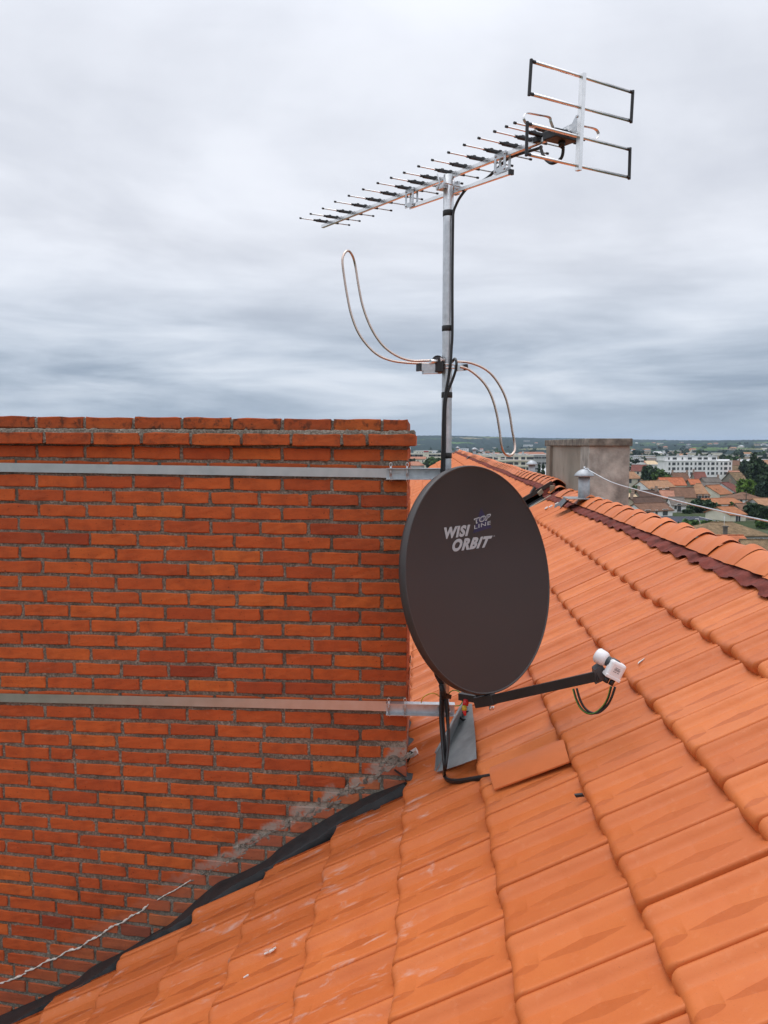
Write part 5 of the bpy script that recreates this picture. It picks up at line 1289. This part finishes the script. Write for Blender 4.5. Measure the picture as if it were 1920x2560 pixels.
tree(1921, 286, 50, 1160, 'dark', 'wide dark tree cut by the right edge below the hills', ncl=50, leaf=.9)
tree(1908, 272, 34, 1206, 'blue', 'blue green tree under the tall dark trees at right', ncl=34, leaf=.7)
tree(1868, 282, 52, 1198, 'bright', 'bright yellow green tree in front of the tall dark trees', ncl=60, leaf=.65)
tree(1790, 300, 20, 1222, 'dark', 'narrow dark tree between mansard house and cream gable', ncl=16, leaf=.5)
tree(1838, 285, 18, 1232, 'dark', 'small dark bush beside the steep orange roof', ncl=14, leaf=.5)
tree(1830, 248, 22, 1256, 'mid', 'small round bush against the long orange roof', ncl=16, leaf=.4)
tree(1888, 214, 48, 1258, 'dark', 'large dark tree right of the cream house with one door', ncl=60, leaf=.6)
tree(1916, 205, 40, 1268, 'dark', 'dark tree at the right edge above the steel cable', ncl=40, leaf=.6)
tree(1912, 190, 36, 1296, 'mid', 'green bushy tree at the right edge beside the mossy roof', ncl=34, leaf=.5)
tree(1746, 640, 22, 1128, 'dark', 'round dark tree rising behind the apartment block roof', ncl=20, leaf=1.2)
tree(1862, 500, 34, 1150, 'dark', 'dark tree behind the brown roofs right of the apartment block', ncl=26, leaf=1.0)
tree(1080, 560, 26, 1150, 'dark', 'dark tree below the long pale building left of the mast', ncl=20, leaf=1.0)
tree(1352, 420, 20, 1160, 'dark', 'dark tree between grey office and white hall wall', ncl=16, leaf=.8)
# street lamp and wooden pole
q = at_ground(1755, 168); lt = thing('street_lamp', 'pale curved street lamp standing at the hedge before the solar shed', 'street lamp', q)
zt = zpix(1297, 168); m = MB(); m.tube(smooth_path([q, np.array([q[0], q[1], zt - 2.2]), np.array([q[0] - .15, q[1], zt - .8]), np.array([q[0] - .6, q[1], zt])], 5), [.09] * 16, 8); m.build('pole', M['galv'], lt)
m = MB(); m.box(np.array([q[0] - .8, q[1], zt + .03]), (np.array([1., 0, 0]), np.array([0, 1., 0]), ez), (.35, .14, .06), .02); m.build('lamp_head', M['galv'], lt)
q = at_ground(1867, 262); m = MB(); zt = zpix(1228, 262); m.tube([q, np.array([q[0], q[1], zt])], .14, 8); m.box(np.array([q[0], q[1], zt - 1.2]), (np.array([1., 0, 0]), np.array([0, 1., 0]), ez), (.9, .08, .08))
tag(m.build('utility_pole', M['bark'], None, q), 'dark wooden pole with short crossarm in front of the brown hipped roof', 'pole')
q = P(1810, 1322, 158); m = MB(); m.tube([q - ez * 1.5, q + ez * 2.6], .03, 6); m.tube([q + ez * 2.2 - np.array([.5, 0, 0]), q + ez * 2.2 + np.array([.5, 0, 0])], .02, 5)
tag(m.build('roof_aerial', M['galv'], None, q), 'thin TV aerial pole on the mossy hipped roof', 'aerial')
q = P(1813, 1330, 156); m = MB(); m.box(q, (np.array([1., 0, 0]), np.array([0, 1., 0]), ez), (.35, .3, 1.0)); m.box(q + ez * 1.1, (np.array([1., 0, 0]), np.array([0, 1., 0]), ez), (.45, .4, .12)); m.box(q - ez * 1.2, (np.array([1., 0, 0]), np.array([0, 1., 0]), ez), (.7, .6, .3))
tag(m.build('chimney_pot', R_['grey'], None, q), 'dark grey chimney on the left hip of the mossy roof', 'chimney')

# --- far suburbs: small pale buildings and tree clumps on the plain
fr_ = np.random.default_rng(5)
FW = [W_['white'], W_['white'], W_['cream'], W_['grey'], W_['beige']]; FR = [R_['white'], R_['sand'], R_['salmon'], R_['grey'], R_['orange']]
def far_building(px, Y, wm, hm, dm, wm_, rm_, flat):
    q = at_ground(px, Y); zg = hill_z(q[0], q[1]); q[2] = zg
    yw = fr_.uniform(-.5, .5); ex = np.array([math.cos(yw), math.sin(yw), 0]); ey = np.array([-math.sin(yw), math.cos(yw), 0])
    t_ = thing('far_building', 'small pale building out in the far suburbs under the hills', 'building', q, 'small pale buildings in the far suburbs')
    m = MB(); m.box(q + ez * (hm / 2 - 1), (ex, ey, ez), (wm / 2, dm / 2, hm / 2 + 1)); m.build('wall', wm_, t_)
    m = MB()
    if flat: m.box(q + ez * (hm + .25), (ex, ey, ez), (wm / 2 + .3, dm / 2 + .3, .25))
    else:
        a, b, c_, d = [q + ex * sx * (wm / 2 + .4) + ey * sy * (dm / 2 + .4) + ez * hm for sx, sy in ((-1, -1), (1, -1), (1, 1), (-1, 1))]
        r0, r1 = q - ex * wm / 2 + ez * (hm + 2.6), q + ex * wm / 2 + ez * (hm + 2.6); m.add([a, b, c_, d, r0, r1], [(0, 1, 5, 4), (2, 3, 4, 5), (0, 4, 3), (1, 2, 5), (3, 2, 1, 0)])
    m.build('roof', rm_, t_)
    if hm > 5:
        m = MB()
        for i in range(int(wm / 5)): m.box(q - ey * (dm / 2 + .03) + ex * (-wm / 2 + 2.5 + i * 5) + ez * hm * .6, (ex, ey, ez), (1.3, .05, .8))
        if m.v: m.build('windows', M['pane'], t_)
def hill_z(x, y):
    def sm(a, b, v): v = min(1, max(0, (v - a) / (b - a))); return v * v * (3 - 2 * v)
    r_ = math.hypot(x, y)
    h = 54 * sm(2300, 6200, r_) * (1 + .16 * math.sin(x / 700 + 1.2) + .07 * math.sin(x / 230 + y / 900)) + 14 * sm(1500, 3000, r_) * (.5 + .5 * math.sin(x / 420 - y / 640 + 2))
    h += 12 * math.exp(-((x - 150) / 420) ** 2) * sm(2800, 5200, r_)
    return GZ + h
rows_ = [(fr_.uniform(520, 1000), 34), (0, 0)]
spots = []
for _ in range(95):
    Yd = fr_.choice([fr_.uniform(560, 900), fr_.uniform(900, 1600), fr_.uniform(1600, 2600), fr_.uniform(2600, 4800)], p=[.28, .36, .22, .14]); px = fr_.choice([fr_.uniform(1575, 1935), fr_.uniform(1010, 1400)], p=[.74, .26])
    if px < 1560 and Yd < 800: Yd += 500
    big = fr_.random() < .25
    spots.append((px, Yd)); far_building(px, Yd, fr_.uniform(22, 42) if big else fr_.uniform(9, 17), fr_.uniform(6, 10) if big else fr_.uniform(3.5, 6.5), fr_.uniform(9, 15), FW[fr_.integers(0, 5)], FR[0] if big else FR[fr_.integers(0, 5)], big or fr_.random() < .3)
for _ in range(130):
    Yd = fr_.choice([fr_.uniform(520, 800), fr_.uniform(800, 1600), fr_.uniform(1600, 3400)], p=[.30, .40, .30]); px = fr_.choice([fr_.uniform(1575, 1935), fr_.uniform(1010, 1400)], p=[.68, .32])
    if Yd < 640 and 1630 < px < 1845: Yd += 200
    q = at_ground(px, Yd); zg = hill_z(q[0], q[1]); hh = fr_.uniform(7, 13)
    yt = 1112 - (zg + hh) / Yd * FPX if False else None
    wpx = fr_.uniform(9, 20) / Yd * FPX
    base = q; top_y = 1280 - FPX * ((zg + hh) * cp + Yd * sp_) / (Yd * cp - (zg + hh) * sp_)
    tree(px, Yd, wpx, top_y, ['dark', 'dark', 'mid', 'blue'][fr_.integers(0, 4)], 'dark tree clump among the far suburb buildings', zg, 9, 'far_tree', 'tree', 'tree clumps in the far suburbs', .05, 1.6, False)

# ground sheet with hills, one mesh out to the horizon
def ground_mat():
    m_ = bpy.data.materials.new('fields_and_woods'); m_.use_nodes = True; t = m_.node_tree; b = t.nodes['Principled BSDF']
    g = t.nodes.new('ShaderNodeNewGeometry'); pos = g.outputs['Position']
    mp = t.nodes.new('ShaderNodeMapping'); mp.inputs['Scale'].default_value = (.0042, .0019, .0); mp.inputs['Rotation'].default_value = (0, 0, .35); t.links.new(pos, mp.inputs[0])
    vo = t.nodes.new('ShaderNodeTexVoronoi'); vo.inputs['Scale'].default_value = 1.0; t.links.new(mp.outputs[0], vo.inputs['Vector'])
    sp3 = t.nodes.new('ShaderNodeSeparateColor'); t.links.new(vo.outputs['Color'], sp3.inputs[0])
    field_ = ramp(t, sp3.outputs[0], [(0, (.070, .135, .030)), (.3, (.105, .170, .045)), (.6, (.16, .19, .075)), (.8, (.26, .22, .13)), (1, (.085, .15, .04))])
    wood = ramp(t, noise(t, pos, .018, 5, .7), [(.3, (.008, .019, .016)), (.7, (.024, .045, .030))])
    n_ = noise(t, mp.outputs[0], 1.4, 6, .62, .3)
    isw = maprange(t, mth(t, 'ADD', n_, mth(t, 'MULTIPLY', sp3.outputs[1], .16)), .69, .70, 1, 0, False)
    c_ = mixc(t, isw, field_, wood)
    # town ground near by
    ln = t.nodes.new('ShaderNodeVectorMath'); ln.operation = 'LENGTH'; t.links.new(pos, ln.inputs[0])
    town_ = ramp(t, noise(t, pos, .035, 6, .65), [(.35, (.035, .055, .022)), (.55, (.07, .085, .045)), (.68, (.20, .19, .17))])
    c_ = mixc(t, maprange(t, ln.outputs['Value'], 900, 2100, 0, 1), town_, c_)
    t.links.new(c_, b.inputs['Base Color']); b.inputs['Roughness'].default_value = .95; b.inputs['Specular IOR Level'].default_value = .05
    return m_
angs = np.linspace(-180, 180, 361); rads = np.concatenate([[5, 60, 150, 300, 500, 700, 900, 1100, 1300], np.linspace(1500, 7000, 90), [8000, 10000, 14000]])
fine_a = np.unique(np.concatenate([angs, np.linspace(-8, 34, 420)]))
G = np.empty((len(rads), len(fine_a), 3)); gr = np.random.default_rng(3)
for i, r_ in enumerate(rads):
    for j, a in enumerate(fine_a):
        x, y = r_ * math.sin(R(a)), r_ * math.cos(R(a))
        zj = abs(gr.normal(0, 1.6)) if r_ > 2400 and -8 < a < 34 else 0
        G[i, j] = (x, y, hill_z(x, y) + zj - (60 if r_ > 7500 else 0))
m_, n_ = G.shape[:2]; ix = np.arange(m_ * n_).reshape(m_, n_)
gd = np_mesh('ground', G.reshape(-1, 3), np.stack([ix[:-1, :-1], ix[1:, :-1], ix[1:, 1:], ix[:-1, 1:]], -1).reshape(-1, 4), ground_mat(), None, True)
tag(gd, None, None, None, 'structure')

# the air between here and the hills
hm_ = bpy.data.materials.new('haze'); hm_.use_nodes = True; t = hm_.node_tree; t.nodes.clear()
pv = t.nodes.new('ShaderNodeVolumePrincipled'); pv.inputs['Color'].default_value = (.62, .78, 1.0, 1); pv.inputs['Density'].default_value = 7e-5; pv.inputs['Anisotropy'].default_value = .2
om = t.nodes.new('ShaderNodeOutputMaterial'); t.links.new(pv.outputs[0], om.inputs['Volume'])
m = MB(); m.box((0, 0, 15), (np.array([1., 0, 0]), np.array([0, 1., 0]), ez), (14500, 14500, 100))
tag(m.build('haze', hm_), 'thin pale blue air in front of the hills', 'haze', None, 'stuff')
